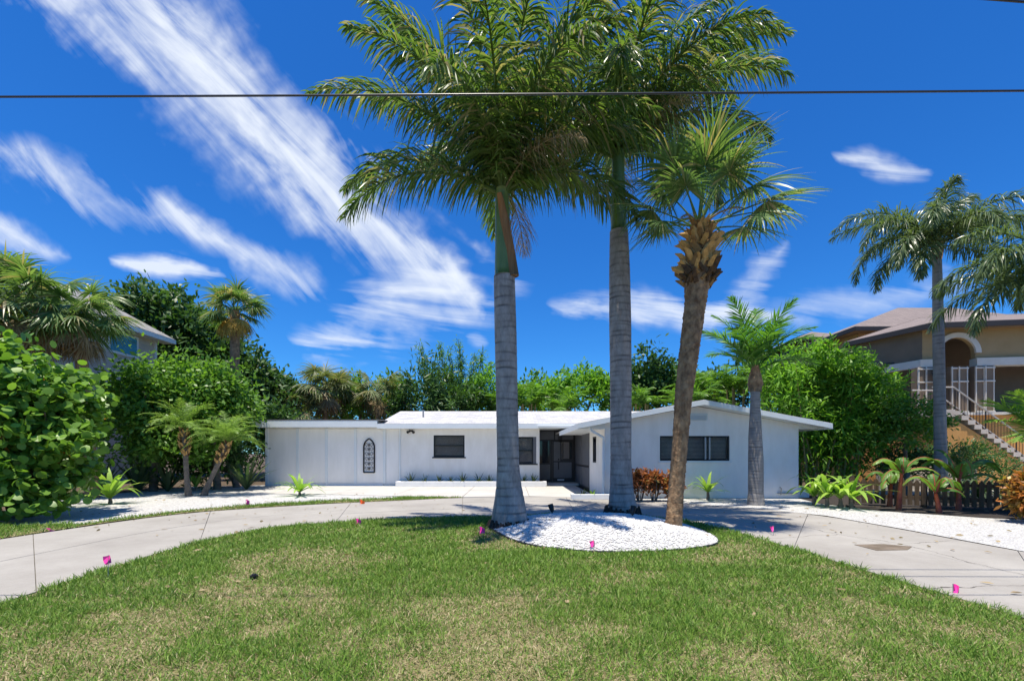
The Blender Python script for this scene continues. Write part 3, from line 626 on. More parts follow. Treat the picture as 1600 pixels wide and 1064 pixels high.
p = MB(); p.tube([(8.95, YR-.05, .12), (8.95, YR-.08, .34), (8.9, YR-.08, .38)], .018, 6); p.tube([(8.85, YR-.05, .17), (9.5, YR-.05, .17)], .022, 6); p.build('water_pipe', 'metal_grey', house)
MB().box(9.60, 10.0, 15.3, 15.9, 0, .36).build('side_step', 'planter_white', house, .02)

# iron arch on the left wing
orn = thing('wall_ornament', 'black iron pointed arch with scrollwork hung on the white wing', 'wall ornament', (-6.6, YM-.04, .6))
def arc_pts(cx, w, z0, zs, zt, n=7):
    c = .75*w; r_ = w+c; a1 = math.acos(-c/r_); L_ = [(cx-w, z0), (cx-w, zs)]   # two arcs meeting in a point
    for i in range(1, n+1):
        a = math.pi+(a1-math.pi)*i/n; L_.append((cx+c+r_*math.cos(a), zs+r_*math.sin(a)))
    return L_ + [(2*cx-a, b) for a, b in reversed(L_[:-1])]
oc = arc_pts(-6.58, .245, .62, 1.78, 2.15)
m = MB(); m.tube([(a, YM-.06, b) for a, b in oc], .033, 6); m.tube([(oc[0][0], YM-.06, .62), (oc[-1][0], YM-.06, .62)], .033, 6); m.build('arch_frame', 'iron_black', orn)
for zc in (.80, 1.02, 1.24, 1.46, 1.68, 1.88):
    for s in (-1, 1):
        pts = []
        for i in range(13):
            t = i/12; a = t*math.pi*2.4; r_ = .085*(1-.65*t); pts.append((-6.58+s*(.115+r_*math.cos(a)*1.0), YM-.06, zc+r_*math.sin(a)*1.2))
        MB().tube(pts, .009, 4).build('scroll', 'iron_black', orn)
    MB().tube([(-6.58, YM-.06, zc-.1), (-6.58, YM-.06, zc-.03), (-6.58, YM-.06, zc+.02), (-6.58, YM-.06, zc+.1)], [.008, .028, .028, .008], 6).build('rosette', 'iron_black', orn)
lan = thing('porch_lantern', 'black hanging lantern above the front door', 'lantern', (2.31, 21.9, 2.05))
MB().tube([(2.31, 21.9, 2.38), (2.31, 21.9, 2.63)], .012, 6).build('chain', 'iron_black', lan)
MB().tube([(2.31, 21.9, 2.40), (2.31, 21.9, 2.34), (2.31, 21.9, 2.28)], [.02, .05, .12], 6).build('cap', 'iron_black', lan)
m = MB(); m.tube([(2.31, 21.9, 2.04), (2.31, 21.9, 2.07)], .08, 6)
for i in range(6): m.tube([(2.31+.1*math.cos(i*1.047), 21.9+.1*math.sin(i*1.047), 2.27), (2.31+.075*math.cos(i*1.047), 21.9+.075*math.sin(i*1.047), 2.06)], .01, 4)
m.build('cage', 'iron_black', lan); MB().tube([(2.31, 21.9, 2.075), (2.31, 21.9, 2.25)], [.06, .08], 6).build('glass', 'window_glass', lan)

def planter(label, x0, x1, y0, y1, h, t=.14):
    o = thing('planter', label, 'planter', ((x0+x1)/2, (y0+y1)/2, 0), 'low planters along the house')
    MB().box(x0, x1, y0, y0+t, 0, h).box(x0, x0+t, y0+t+.001, y1, 0, h-.003).box(x1-t, x1, y0+t+.001, y1, 0, h-.003).build('border', 'planter_white', o, .012)
    MB().box(x0+t, x1-t, y0+t, y1, 0, h-.08).build('planting_soil', 'mulch', o); return o
planter('long low white planter along the wall beneath the square window', -5.2, 1.55, 20.3, YM-.003, .24)
planter('short white planter beside the downspout at the entry', 1.95, 3.35, 14.75, 15.19, .17, .1)
MB()
# ------------------------------------------------------------------ plants: generators
def frond(name, parent, base, az, el, droop, L, nl=70, ll=.7, lw=.034, sag=1.4, plum=.5, m='royal_leaf', start=.1, pw=1.3, rw=.03, tmax=1.):
    """feather leaf: arching midrib with leaflets down both sides"""
    N = 26; s = np.linspace(0, 1, N); e = el - droop*s**pw; d = np.stack([np.cos(e)*math.cos(az), np.cos(e)*math.sin(az), np.sin(e)], 1)
    P = np.array(base) + np.vstack([[0, 0, 0], np.cumsum(d[:-1]*L/(N-1), axis=0)])
    u = np.sort(np.tile(np.linspace(start, .995, nl), 2) + RNG.normal(0, .003, nl*2)).clip(0, .999); side = np.tile([1., -1.], nl)
    p = np.stack([np.interp(u, s, P[:, i]) for i in range(3)], 1); t = unit(np.stack([np.interp(u, s, d[:, i]) for i in range(3)], 1))
    sv = unit(np.cross(t, [0, 0, 1.])); nv = np.cross(sv, t)
    al = np.radians(72-38*u + RNG.normal(0, 5, nl*2)); be = RNG.normal(.1, plum, nl*2)
    D = t*np.cos(al)[:, None] + np.sin(al)[:, None]*(sv*(side*np.cos(be))[:, None] + nv*np.sin(be)[:, None])
    prof = np.sin(np.pi*(u*.86+.12))**.6; Ls = ll*prof*RNG.uniform(.8, 1.1, nl*2)
    r1 = ribbons(p, D, Ls, lw*RNG.uniform(.7, 1.15, nl*2), sag*RNG.uniform(.6, 1.4, nl*2), 4, N=nv + RNG.normal(0, .35, (nl*2, 3)), prof=[.6, 1, .9, .6, .1], tint=RNG.random(nl*2)*tmax)
    V, Q = tube(P, np.linspace(rw, .004, N), 4, cap=False)
    V, Q, T = join([r1, (V, Q, np.full(len(V), .7))])
    return meshobj(name, V, Q, m, parent, tint=T)
def fan(name, parent, base, az, el, pet, rad, nseg=40, m='sabal_leaf', sag=.7, roll=None, spread=R(265), w=.045, tmax=1., drop=.3):
    """fan leaf on a stalk: segments radiate from the hub, tips hang"""
    d0 = np.array([math.cos(el)*math.cos(az), math.cos(el)*math.sin(az), math.sin(el)])
    N = 7; s = np.linspace(0, 1, N); e = el - drop*s; d = np.stack([np.cos(e)*math.cos(az), np.cos(e)*math.sin(az), np.sin(e)], 1)
    P = np.array(base)+np.vstack([[0, 0, 0], np.cumsum(d[:-1]*pet/(N-1), axis=0)]); t = d[-1]
    sv = np.cross(t, [0, 0, 1.]); sv /= np.linalg.norm(sv); nv = np.cross(sv, t)
    ro_ = RNG.normal(0, .35) if roll is None else roll; sv, nv = sv*math.cos(ro_)+nv*math.sin(ro_), nv*math.cos(ro_)-sv*math.sin(ro_)
    th = np.linspace(-spread/2, spread/2, nseg)+RNG.normal(0, .02, nseg); fold = .28*np.cos(th)
    D = t*np.cos(th)[:, None] + sv*np.sin(th)[:, None] - nv*(.30*np.abs(np.sin(th)) - .05)[:, None]
    Ls = rad*(.72+.28*np.cos(th*.6))*RNG.uniform(.88, 1.08, nseg)
    r1 = ribbons(np.tile(P[-1], (nseg, 1))+D*.02, D, Ls, w*RNG.uniform(.8, 1.15, nseg)*rad/.9, sag*RNG.uniform(.5, 1.5, nseg), 6, N=nv+RNG.normal(0, .25, (nseg, 3)), prof=[.2, .75, 1, .85, .5, .28, .05], tint=RNG.random(nseg)*tmax)
    V, Q = tube(P, np.linspace(.022, .010, N)*rad/.9, 4, cap=False)
    V, Q, T = join([r1, (V, Q, np.full(len(V), .6))]); return meshobj(name, V, Q, m, parent, tint=T)
def trunk(parent, pts, rad, m, n=24, step=.025, ring=None, wob=.006, name='trunk'):
    """tapered trunk through pts; ring = spacing of leaf scars"""
    p = np.array(pts, float); d = np.r_[0, np.cumsum(np.linalg.norm(np.diff(p, axis=0), axis=1))]; k = max(3, int(d[-1]/step)); t = np.linspace(0, d[-1], k)
    P = np.stack([np.interp(t, d, p[:, i]) for i in range(3)], 1)
    for _ in range(6 if k > 30 else 1): P[1:-1] = (P[:-2]+P[1:-1]*2+P[2:])/4
    r_ = np.interp(t, d, rad); V, Q = tube(P, r_, n); T = np.zeros(len(V))
    if ring:
        z = []; c = .15
        while c < d[-1]: z.append(c); c += ring*random.uniform(.6, 1.35)
        a = np.tile(np.arange(n), k)/n*2*math.pi; tt = np.repeat(t, n)
        for c in z:
            ph, am = random.uniform(0, 6.28), random.uniform(.004, .022)
            g = np.exp(-((tt-c-am*np.cos(a+ph))/.018)**2); T[:k*n] = np.maximum(T[:k*n], g*random.uniform(.35, 1)*(.62+.38*np.cos(a*random.choice((1, 2, 3))+random.uniform(0, 6))))
        P2 = np.repeat(P, n, axis=0); V[:k*n] = P2 + (V[:k*n]-P2)*(1-.035*T[:k*n]+RNG.normal(0, .004, k*n))[:, None]
    else:
        P2 = np.repeat(P, n, axis=0); V[:k*n] = P2 + (V[:k*n]-P2)*(1+RNG.normal(0, wob/ .2, k*n))[:, None]
    return meshobj(name, V, Q, m, parent, tint=T, smooth=True)
def foliage(blobs, size, n, asp=.5, prof=None, sag=.5, clump=.24, up=.4, k=2, ncl=None):
    """leaves gathered in clumps over the surface and through the volume of each blob (x,y,z,rx,ry,rz)"""
    out = []; vol = np.array([b[3]*b[4]+b[3]*b[5] for b in blobs]); vol = vol/vol.sum()
    for b, f in zip(blobs, vol):
        nn = int(n*f); c, r_ = np.array(b[:3]), np.array(b[3:]); nc = ncl or max(12, int(nn/45))
        dc = rdir(nc); dc[:, 2] = np.where(dc[:, 2] < -.6, -dc[:, 2]*.5, dc[:, 2]); cc = dc*(RNG.uniform(.35, 1.08, nc)**.6)[:, None]
        i = RNG.integers(0, nc, nn); p = cc[i] + RNG.normal(0, clump, (nn, 3))*RNG.uniform(.5, 1.2, nc)[i][:, None]
        o = unit(p); P = c + p*r_; P[:, 2] = np.maximum(P[:, 2], .03)
        D = o*.6 + rdir(nn)*.9; D[:, 2] += .1
        ct = RNG.random(nc)*.5
        out.append(ribbons(P, D, size*RNG.uniform(.6, 1.25, nn), size*asp*RNG.uniform(.7, 1.2, nn), sag*RNG.uniform(0, 1.5, nn), k, N=o*(1-up)+np.array([0, 0, up+.2])+RNG.normal(0, .5, (nn, 3)), prof=prof or [.35, 1, .08], tint=np.clip(ct[i]+RNG.random(nn)*.55, 0, 1)))
    return join(out)
def broadleaf(name, label, cat, base, blobs, size, n, m, group=None, trunk_r=.12, bark='bark_grey', limbs=4, **kw):
    o = thing(name, label, cat, base, group); top = np.array(blobs[0][:3]); b = np.array(base)
    mb = MB(); mid = b + (top-b)*np.array([.4, .4, .55]); mb.tube([b-np.array([0, 0, .05]), (b+mid)/2+[.04, 0, 0], mid], [trunk_r*1.3, trunk_r, trunk_r*.8], 8)
    for bl in (blobs*3)[:limbs]:
        e = np.array(bl[:3]) + RNG.normal(0, .4, 3)*np.array(bl[3:]); mb.tube([mid, (mid+e)/2+[0, 0, .15], e], [trunk_r*.7, trunk_r*.45, trunk_r*.15], 6)
    mb.build('trunk', bark, o, smooth=True)
    V, Q, T = foliage(blobs, size, n, **kw); f = meshobj('foliage', V, Q, m, o, tint=T); f['kind'] = 'stuff'; return o
def strap(name, label, cat, loc, n, L, w, m, el=(.6, 1.35), sag=(1, 2), stem=.0, group=None, k=7, prof=None, stemr=.05):
    o = thing(name, label, cat, loc, group); x, y, z = loc
    if stem: MB().tube([(x, y, z-.02), (x+.01, y, z+stem*.5), (x, y, z+stem)], [stemr*1.2, stemr, stemr*.8], 8).build('stem', 'bark_grey', o, smooth=True)
    for i in range(n):
        az = i*2.399+random.uniform(-.3, .3); e = random.uniform(*el); d = np.array([math.cos(az)*math.cos(e), math.sin(az)*math.cos(e), math.sin(e)])
        V, Q, T = ribbons([[x, y, z+stem*.96]]+d*.02, [d], L*random.uniform(.75, 1.1), w*random.uniform(.8, 1.15), random.uniform(*sag), k, N=np.array([[0, 0, 1.]])-d*.2, prof=prof or [.45, .8, 1, 1, .9, .72, .42, .05], tint=random.random())
        # a shallow fold along the midrib
        meshobj('leaf', V, Q, m, o, tint=T)
    return o

# ------------------------------------------------------------------ the palms on the mound
def royal(label, base, path, rads, shaft_top, fr, roots=.5, sheath=True):
    o = thing('royal_palm', label, 'palm tree', base, 'royal palms on the mound')
    trunk(o, path, rads, 'royal_trunk', 40, .02, .15)
    t0, t1 = np.array(path[-1]), np.array(shaft_top)
    k = 14; s = np.linspace(0, 1, k); P = t0 + (t1-t0)*s[:, None]; r0 = rads[-1]
    V, Q = tube(P, r0*(.92-.10*np.sin(s*3)-.30*s**2), 20); meshobj('crownshaft', V, Q, 'shaft_green', o, smooth=True)
    if sheath:
        q = [t0+[r0*.85, -.08, -.03], t0+(t1-t0)*.25+[r0*.62, -.09, 0], t0+(t1-t0)*.6+[r0*.2, -.14, 0], t0+(t1-t0)*.9+[-.05, -.16, 0]]
        V, Q = tube(q, [r0*.55, r0*.48, r0*.42, r0*.25], 10); meshobj('loose_sheath', V, Q, 'sheath_brown', o, smooth=True)
    if roots:
        mb = MB()
        for i in range(46):
            a = i/46*6.283; rr = rads[0]*random.uniform(.9, 1.06); mb.tube([(base[0]+rr*math.cos(a), base[1]+rr*math.sin(a), base[2]+random.uniform(.12, .24)*roots), (base[0]+rr*1.18*math.cos(a+.1), base[1]+rr*1.18*math.sin(a+.1), base[2]-.06)], [.025, .04], 5)
        mb.build('root_mass', 'root_dark', o)
    for (az, el, dr, L, *rest) in fr:
        frond('frond', o, t1-(t1-t0)*random.uniform(.02, .16), R(az), R(el), R(dr), L, 128, rest[0] if rest else .88, .040, 1.9, .7, 'royal_leaf', .10, 1.2, .05)
    # spear leaf and dry seed strands
    for az_, el_ in ((318, 62), (75, 45)): frond('seed_strands', o, t1-(t1-t0)*.1, R(az_), R(el_), R(105), 2.3, 70, .8, .012, 3.2, .7, 'dead_frond', .3, .9, .025)
    frond('spear_leaf', o, t1-(t1-t0)*.05, R(100), R(86), R(8), 3.0, 40, .35, .03, .1, .1, 'royal_leaf', .2)
    return o
z1 = mound_z(-.05, 9.2); Y1 = 9.3
royal('grey ringed palm at the left end of the white mound, brown sheath under its crown', (-.05, Y1, z1-.03),
      [at(796, 822, Y1), at(796, 802, Y1), at(796, 780, Y1), at(795, 760, Y1), at(794, 725, Y1), at(792, 620, Y1), at(790, 520, Y1), at(788, 432, Y1)], [.385, .355, .305, .262, .226, .222, .225, .215], at(784, 296, Y1),
      [(186, 58, 78, 4.5), (195, 22, 88, 3.5), (168, 66, 62, 4.3), (182, 78, 48, 4.6), (215, 70, 95, 4.0), (265, 76, 110, 3.9), (300, 72, 120, 3.9), (330, 64, 118, 3.8), (2, 34, 105, 3.3), (15, 66, 85, 4.2), (55, 60, 80, 4.2), (95, 52, 85, 4.2), (130, 62, 70, 4.3), (240, 84, 60, 4.4), (350, 80, 62, 4.5), (318, 84, 96, 4.4), (205, 82, 80, 4.5), (345, 55, 105, 3.5), (250, 55, 118, 3.5), (175, 48, 95, 3.8), (30, 48, 95, 3.6), (290, 88, 85, 4.4)])
Y2 = 10.4; z2 = mound_z(2.5, Y2)
royal('grey ringed palm in the middle of the mound with dark roots at its foot', (2.52, Y2, z2-.03),
      [at(973, 806, Y2), at(972, 785, Y2), at(971, 762, Y2), at(970, 720, Y2), at(970, 600, Y2), at(969, 500, Y2), at(968, 420, Y2), at(967, 362, Y2)], [.36, .305, .262, .234, .242, .246, .232, .205], at(966, 236, Y2),
      [(178, 30, 100, 3.4), (188, 62, 95, 4.2), (205, 50, 115, 3.7), (160, 72, 60, 4.4), (240, 74, 110, 4.1), (275, 72, 118, 4.0), (310, 66, 112, 4.0), (335, 56, 105, 4.0), (352, 68, 78, 4.8), (5, 60, 66, 5.0), (12, 28, 105, 3.2), (40, 62, 80, 4.4), (80, 56, 80, 4.3), (120, 60, 75, 4.3), (90, 82, 40, 4.6), (358, 82, 66, 4.8), (345, 74, 95, 4.5), (200, 78, 90, 4.4), (20, 72, 88, 4.6), (258, 52, 118, 3.4), (355, 45, 100, 3.8), (185, 46, 100, 3.8), (300, 86, 85, 4.5)], roots=1., sheath=False)
# cabbage palm leaning on the right of the mound
Y3 = 8.7; z3 = mound_z(3.08, Y3)
sab = thing('cabbage_palm', 'leaning fan palm with knobbly tan leaf bases on the right of the mound', 'palm tree', (3.08, Y3, z3-.03))
trunk(sab, [at(1052, 830, Y3), at(1056, 770, Y3), at(1062, 700, Y3), at(1068, 620, Y3), at(1078, 540, Y3), at(1087, 470, Y3), at(1091, 420, Y3), at(1093, 365, Y3)], [.155, .142, .138, .158, .178, .195, .25, .13], 'bark_brown', 30, .03, None, .008)
bt = MB(); bt.add([(-.055, .03, -.05), (.055, .03, -.05), (.045, .0, .12), (-.045, .0, .12), (-.045, -.03, -.04), (.045, -.03, -.04), (.028, -.085, .20), (-.034, -.08, .17)], [(0, 3, 2, 1), (4, 5, 6, 7), (0, 1, 5, 4), (1, 2, 6, 5), (2, 3, 7, 6), (3, 0, 4, 7)])
boot0 = None; c0 = np.array(at(1091, 452, Y3)); c1 = np.array(at(1094, 362, Y3))
for i in range(150):
    f = i/149; c = c0+(c1-c0)*f; a = i*2.399; rr = float(np.interp(f, [0, .15, .45, .8, 1], [.25, .35, .31, .24, .12]))
    mname = random.choice(('boot_dark', 'boot_mid')) if f < .25 else random.choice(('boot_mid', 'boot_tan', 'boot_tan', 'boot_tan'))
    key = mname
    if boot0 is None: boot0 = {}
    if key not in boot0:
        o = bt.build('leaf_base', mname, None); boot0[key] = o.data; bpy.data.objects.remove(o)
    o = bpy.data.objects.new('leaf_base', boot0[key]); COL.objects.link(o); o.parent = sab; ORIG[o] = ORIG[sab]
    o.location = Vector((c[0]+rr*.82*math.cos(a), c[1]+rr*.82*math.sin(a), c[2])) - ORIG[sab]
    o.rotation_euler = (random.uniform(-.1, .75), random.choice((-1, 1))*random.uniform(.2, .8), a+math.pi/2+random.uniform(-.4, .4)); s = random.uniform(.7, 1.3)*(1 if f > .2 else .75); o.scale = (s, s, s)
ct = np.array(at(1094, 356, Y3))
for az, el, pet, rad in ((184, 18, .78, .75), (140, 62, 1.1, 1.0), (200, 68, 1.15, 1.0), (95, 76, 1.3, 1.0), (30, 66, 1.35, 1.05), (5, 46, 1.3, 1.1), (352, 30, 1.25, 1.05), (330, 8, .95, .85), (300, 55, 1.0, .9), (260, 66, 1.0, .95), (232, 40, .9, .85), (60, 40, 1.1, .95), (120, 30, 1.0, .9), (345, 70, 1.35, 1.0), (285, 78, 1.2, .95), (160, 40, 1.0, .95), (20, 22, 1.15, .95)):
    fan('fan_leaf', sab, ct+RNG.normal(0, .03, 3), R(az), R(el), pet, rad, 46, sag=.75)
for az, el in ((225, 20), (310, 30)):
    frond('flower_stalk', sab, ct, R(az), R(el), R(70), .9, 30, .16, .012, .6, .5, 'dead_frond', .4)

# small thick-stemmed palm before the gable
Y4 = 13.3
bot = thing('bottle_palm', 'short palm with swollen grey stem in front of the gable wall', 'palm tree', (at(1181, 787, Y4)[0], Y4, 0))
trunk(bot, [at(1181, 790, Y4), at(1181, 770, Y4), at(1181, 720, Y4), at(1180, 680, Y4), at(1180, 640, Y4), at(1180, 608, Y4)], [.245, .205, .205, .18, .14, .125], 'queen_trunk', 28, .02, .075)
V, Q = tube([at(1180, 612, Y4), at(1180, 600, Y4), at(1180, 588, Y4), at(1180, 570, Y4)], [.15, .21, .17, .08], 12); meshobj('leaf_bases', V, Q, 'bark_brown', bot)
for az, el, dr, L in ((180, 58, 55, 2.1), (150, 74, 40, 2.2), (0, 55, 62, 2.1), (20, 72, 50, 2.3), (340, 66, 70, 2.0), (60, 80, 40, 2.4), (270, 70, 85, 1.9), (220, 66, 75, 1.9), (90, 60, 60, 2.1), (310, 78, 45, 2.2), (120, 50, 60, 1.8), (355, 34, 70, 1.8), (200, 80, 35, 2.3)):
    frond('frond', bot, at(1180, 582, Y4), R(az), R(el), R(dr), L, 44, .62, .045, .35, .16, 'bottle_leaf', .18, 1.4, .028)

# two feathery dwarf palms by the left gravel
def dwarf(label, base, top, Y):
    o = thing('dwarf_date_palm', label, 'palm tree', (at(base[0], base[1], Y)[0], Y, 0), 'dwarf date palms')
    b, t = np.array(at(*base, Y)), np.array(at(*top, Y)); trunk(o, [b, b+(t-b)*.3+[-.02, 0, 0], b+(t-b)*.65, t], [.12, .075, .08, .075], 'bark_grey', 14, .03, None, .015)
    for i in range(60):
        f = .6+.4*i/59; c = b+(t-b)*f; a = i*2.399; rr = .07+.09*math.sin((f-.6)/.4*3); 
        ob = bpy.data.objects.new('leaf_base', boot0['boot_tan' if i % 3 else 'boot_dark']); COL.objects.link(ob); ob.parent = o; ob.location = Vector(c+[rr*math.cos(a), rr*math.sin(a), 0])-ORIG[o]; ob.rotation_euler = (.2, random.uniform(-.4, .4), a+math.pi/2); ob.scale = (.55, .55, .6)
    for i in range(30):
        el = random.uniform(15, 85); frond('frond', o, t+[0, 0, .05], i*2.399, R(el), R(random.uniform(60, 95)), random.uniform(1.15, 1.5), 46, .27, .014, .5, .22, 'date_leaf', .16, 1.3, .014)
dwarf('upright feathery dwarf palm on the left gravel', (295, 776), (287, 672), 16.0)
dwarf('feathery dwarf palm leaning right beside the white wing', (318, 775), (356, 692), 16.2)

# queen palms on the right
def queen(label, base, top, fr, r0=.19):
    o = thing('queen_palm', label, 'palm tree', base, 'queen palms on the right'); b, t = np.array(base), np.array(top)
    trunk(o, [b-[0, 0, .03], b+(t-b)*.35, b+(t-b)*.7, t], [r0*1.25, r0*1.05, r0, r0*.8], 'queen_trunk', 24, .035, .16)
    V, Q = tube([t-[0, 0, .1], t+[0, 0, .25], t+[0, 0, .75]], [r0*.85, r0*1.25, .06], 10); meshobj('leaf_bases', V, Q, 'bark_brown', o)
    for az, el, dr, L in fr: frond('frond', o, t+[0, 0, .35], R(az), R(el), R(dr), L, 120, .72, .034, 2.0, .8, 'queen_leaf', .12, 1.1, .03)
YQ = 15.0
queen('tall slender palm with drooping feathery fronds before the tan house', (at(1471, 700, YQ)[0], YQ, 0), at(1464, 402, YQ),
      [(180, 30, 120, 3.6), (190, 50, 125, 3.6), (205, 25, 110, 3.1), (172, 62, 110, 3.8), (150, 60, 95, 3.4), (225, 55, 130, 3.2), (265, 40, 125, 3.0), (295, 55, 125, 3.3), (325, 45, 120, 3.3), (350, 55, 118, 3.6), (5, 35, 118, 3.3), (20, 62, 100, 3.6), (60, 60, 95, 3.2), (100, 55, 90, 3.0), (125, 72, 70, 2.8), (15, 78, 70, 2.8), (240, 78, 95, 2.6), (185, 8, 95, 3.0), (355, 5, 95, 3.0), (215, 5, 95, 2.6)], .15)
queen('palm at the right edge with grey-green fronds hanging into view', (13.5, 11.0, 0), (13.4, 11.0, 5.1),
      [(180, 30, 122, 3.0), (192, 55, 118, 3.3), (165, 55, 115, 3.2), (210, 30, 120, 2.8), (180, 70, 105, 3.4), (150, 35, 110, 3.0), (230, 55, 120, 3.0), (260, 45, 120, 2.8), (0, 50, 110, 3), (60, 55, 110, 3), (300, 50, 115, 3), (110, 60, 100, 3)], .2)
sm = thing('young_palm', 'young palm with pale stiff fronds beside the stair railing', 'palm tree', (12.75, 11.0, 0))
trunk(sm, [(12.75, 11, -.02), (12.78, 11, 1.0), (12.76, 11, 1.9)], [.12, .09, .1], 'bark_brown', 12, .04)
for az, el, dr, L in ((180, 35, 50, 1.3), (160, 60, 50, 1.4), (205, 15, 55, 1.2), (190, 70, 40, 1.3), (240, 50, 60, 1.2), (0, 50, 50, 1.3), (60, 60, 50, 1.3), (300, 50, 60, 1.2), (120, 60, 50, 1.3), (20, 20, 50, 1.2), (270, 75, 50, 1.2)):
    frond('frond', sm, (12.76, 11, 1.95), R(az), R(el), R(dr), L, 36, .5, .034, .3, .15, 'strap_leaf', .15, 1.3, .02)

# ------------------------------------------------------------------ left side vegetation
def cluster_sabal(name, label, base, top, nleaf, pet, rad, group, m='sabal_leaf', dead=8, nseg=26, deadmat='dead_frond', tr=.17):
    o = thing(name, label, 'palm tree', base, group); b, t = np.array(base), np.array(top)
    trunk(o, [b-[0, 0, .03], b+(t-b)*.5, t], [tr*1.2, tr, tr], 'bark_brown', 12, .1)
    for i in range(nleaf):
        el = math.asin(random.uniform(-.35, .98)); fan('fan_leaf', o, t+RNG.normal(0, .06, 3), i*2.399, el, pet*random.uniform(.8, 1.15), rad*random.uniform(.85, 1.1), nseg, m, sag=.9, w=.06)
    for i in range(dead):
        fan('dead_leaf', o, t-[0, 0, .1], i*2.399+1, R(random.uniform(-70, -25)), pet*.8, rad*.85, nseg, deadmat, sag=1.6, w=.05)
    return o
GS = 'fan palms in the hedge on the left'
cluster_sabal('fan_palm', 'shaggy fan palm with dead brown leaves behind the round-leaved shrub', (-15.4, 15, 0), at(62, 482, 15), 32, 1.15, 1.1, GS, dead=16)
cluster_sabal('fan_palm', 'fan palm beside the grey siding house, dead leaves hanging below', (-14.1, 15.3, 0), at(122, 500, 15.3), 28, 1.0, .9, GS, dead=14)
cluster_sabal('fan_palm', 'fan palm cut off by the left edge, in front of the grey roof', (-17.2, 15.5, 0), at(8, 470, 15.5), 26, 1.1, 1.0, GS, dead=8)
wz = at(367, 486, 27)
cluster_sabal('tall_fan_palm', 'tall fan palm with yellow drooping leaves against the sky on the left', (wz[0], 27, 0), wz, 28, 1.15, 1.15, GS, dead=12, deadmat='yellow_frond', tr=.25)
# sea grape: large round leaves
sg = thing('sea_grape', 'big shrub with large round glossy leaves at the left edge', 'shrub', (-11.6, 10.8, 0))
SB = [(-12.0, 10.8, 2.4, 1.7, 1.4, 1.7), (-11.0, 10.6, 1.5, 1.1, 1.1, 1.3), (-11.6, 10.3, 1.0, 1.4, 1.1, 1.0), (-12.9, 10.2, 1.6, 1.4, 1.2, 1.6), (-12.7, 10.6, 2.9, 1.5, 1.4, 1.4), (-11.1, 10.9, 2.5, .9, 1.0, .9)]
mb = MB()
for i in range(9):
    a = i*.7; e = np.array(SB[i % 6][:3])+RNG.normal(0, .5, 3); mb.tube([(-11.6+.2*math.cos(a), 10.8+.2*math.sin(a), -.03), (-11.5+.5*math.cos(a), 10.8+.4*math.sin(a), 1.1), e], [.06, .045, .015], 6)
mb.build('stem', 'bark_grey', sg, smooth=True)
V, Q, T = foliage(SB + [(-11.9, 10.0, .55, 1.6, 1.0, .6), (-13.2, 9.8, .6, 1.3, .9, .6)], .17, 15000, asp=1.0, prof=[.45, 1, .95, .4], k=3, sag=.4, clump=.17); T = np.where(T > .80, np.where(T > .985, T, .45+T*.3), T); o = meshobj('foliage', V, Q, 'grape_leaf', sg, tint=T); o['kind'] = 'stuff'
lm = []
for q in range(9):
    Vd = [(0, 0, 0)]+[(.12*math.cos(a)*(1.08 if 1 < i < 7 else 1), .115*math.sin(a)+.115, .022*math.cos(2*a)+.01) for i, a in enumerate(np.linspace(-math.pi/2, 1.5*math.pi, 13)[:-1])]
    Vd[0] = (0, .115, -.012); me = bpy.data.meshes.new('leaf'); me.from_pydata(Vd, [], [(0, 1+i, 1+(i+1) % 12) for i in range(12)]); a_ = me.attributes.new('tint', 'FLOAT', 'POINT'); a_.data.foreach_set('value', [.15+.095*q]*13 if q < 8 else [.97]*13); me.materials.append(MATS['grape_leaf']); lm.append(me)
cnt = 0
while cnt < 280:
    b = random.choice(SB); d = rdir(1)[0]; d[1] = -abs(d[1])*.8; d[0] += .35; d /= np.linalg.norm(d); p = np.array(b[:3])+d*np.array(b[3:])*random.uniform(.85, 1.02)
    if p[2] < .5: continue
    q = random.randrange(7) if random.random() > .03 else 8
    o = bpy.data.objects.new('leaf', lm[q]); COL.objects.link(o); o.parent = sg; o.location = Vector(p)-ORIG[sg]
    nrm = Vector(d*.55+np.array([0, -.15, .75])+RNG.normal(0, .35, 3)).normalized(); o.rotation_euler = (nrm.to_track_quat('Z', 'Y') @ Matrix.Rotation(random.uniform(0, 6.28), 3, 'Z').to_quaternion()).to_euler(); s = random.uniform(.5, .9); o.scale = (s, s, s); cnt += 1
GH = 'leafy shrubs of the left hedge'
broadleaf('hedge_shrub', 'tall light green shrub below the siding house', 'shrub', (-14.2, 18, 0), [(-14.0, 17.8, 3.6, 1.7, 1.4, 1.7), (-13.2, 17.5, 2.2, 1.6, 1.3, 1.5), (-14.9, 18, 2.4, 1.5, 1.3, 1.8)], .2, 11000, 'shrub_leaf', GH, asp=.6, clump=.2)
broadleaf('hedge_shrub', 'broad bright green shrub under the tall fan palm', 'shrub', (-12.3, 19, 0), [(-12.5, 18.6, 3.7, 1.7, 1.4, 1.5), (-12.0, 19.2, 3.2, 1.0, 1.3, 1.3), (-12.7, 18.2, 2.2, 1.8, 1.2, 1.6)], .2, 12000, 'shrub_leaf', GH, asp=.6, clump=.2)
broadleaf('hedge_shrub', 'dark low shrub behind the leaning dwarf palm', 'shrub', (-12.2, 20.2, 0), [(-13.0, 20, 1.3, 1.3, 1.0, 1.4), (-14.6, 19.6, 1.2, 1.6, 1.0, 1.4)], .2, 6500, 'dark_leaf', GH, asp=.45)
broadleaf('hedge_shrub', 'tall dark shrub filling the gap beside the wing corner', 'shrub', (-13.6, 25.5, 0), [(-13.6, 25.5, 2.4, 1.7, 1.2, 2.2), (-15.5, 26, 2.6, 1.8, 1.2, 2.4)], .26, 5200, 'dark_leaf', GH, asp=.5)
GD = 'dark trees behind the left hedge'
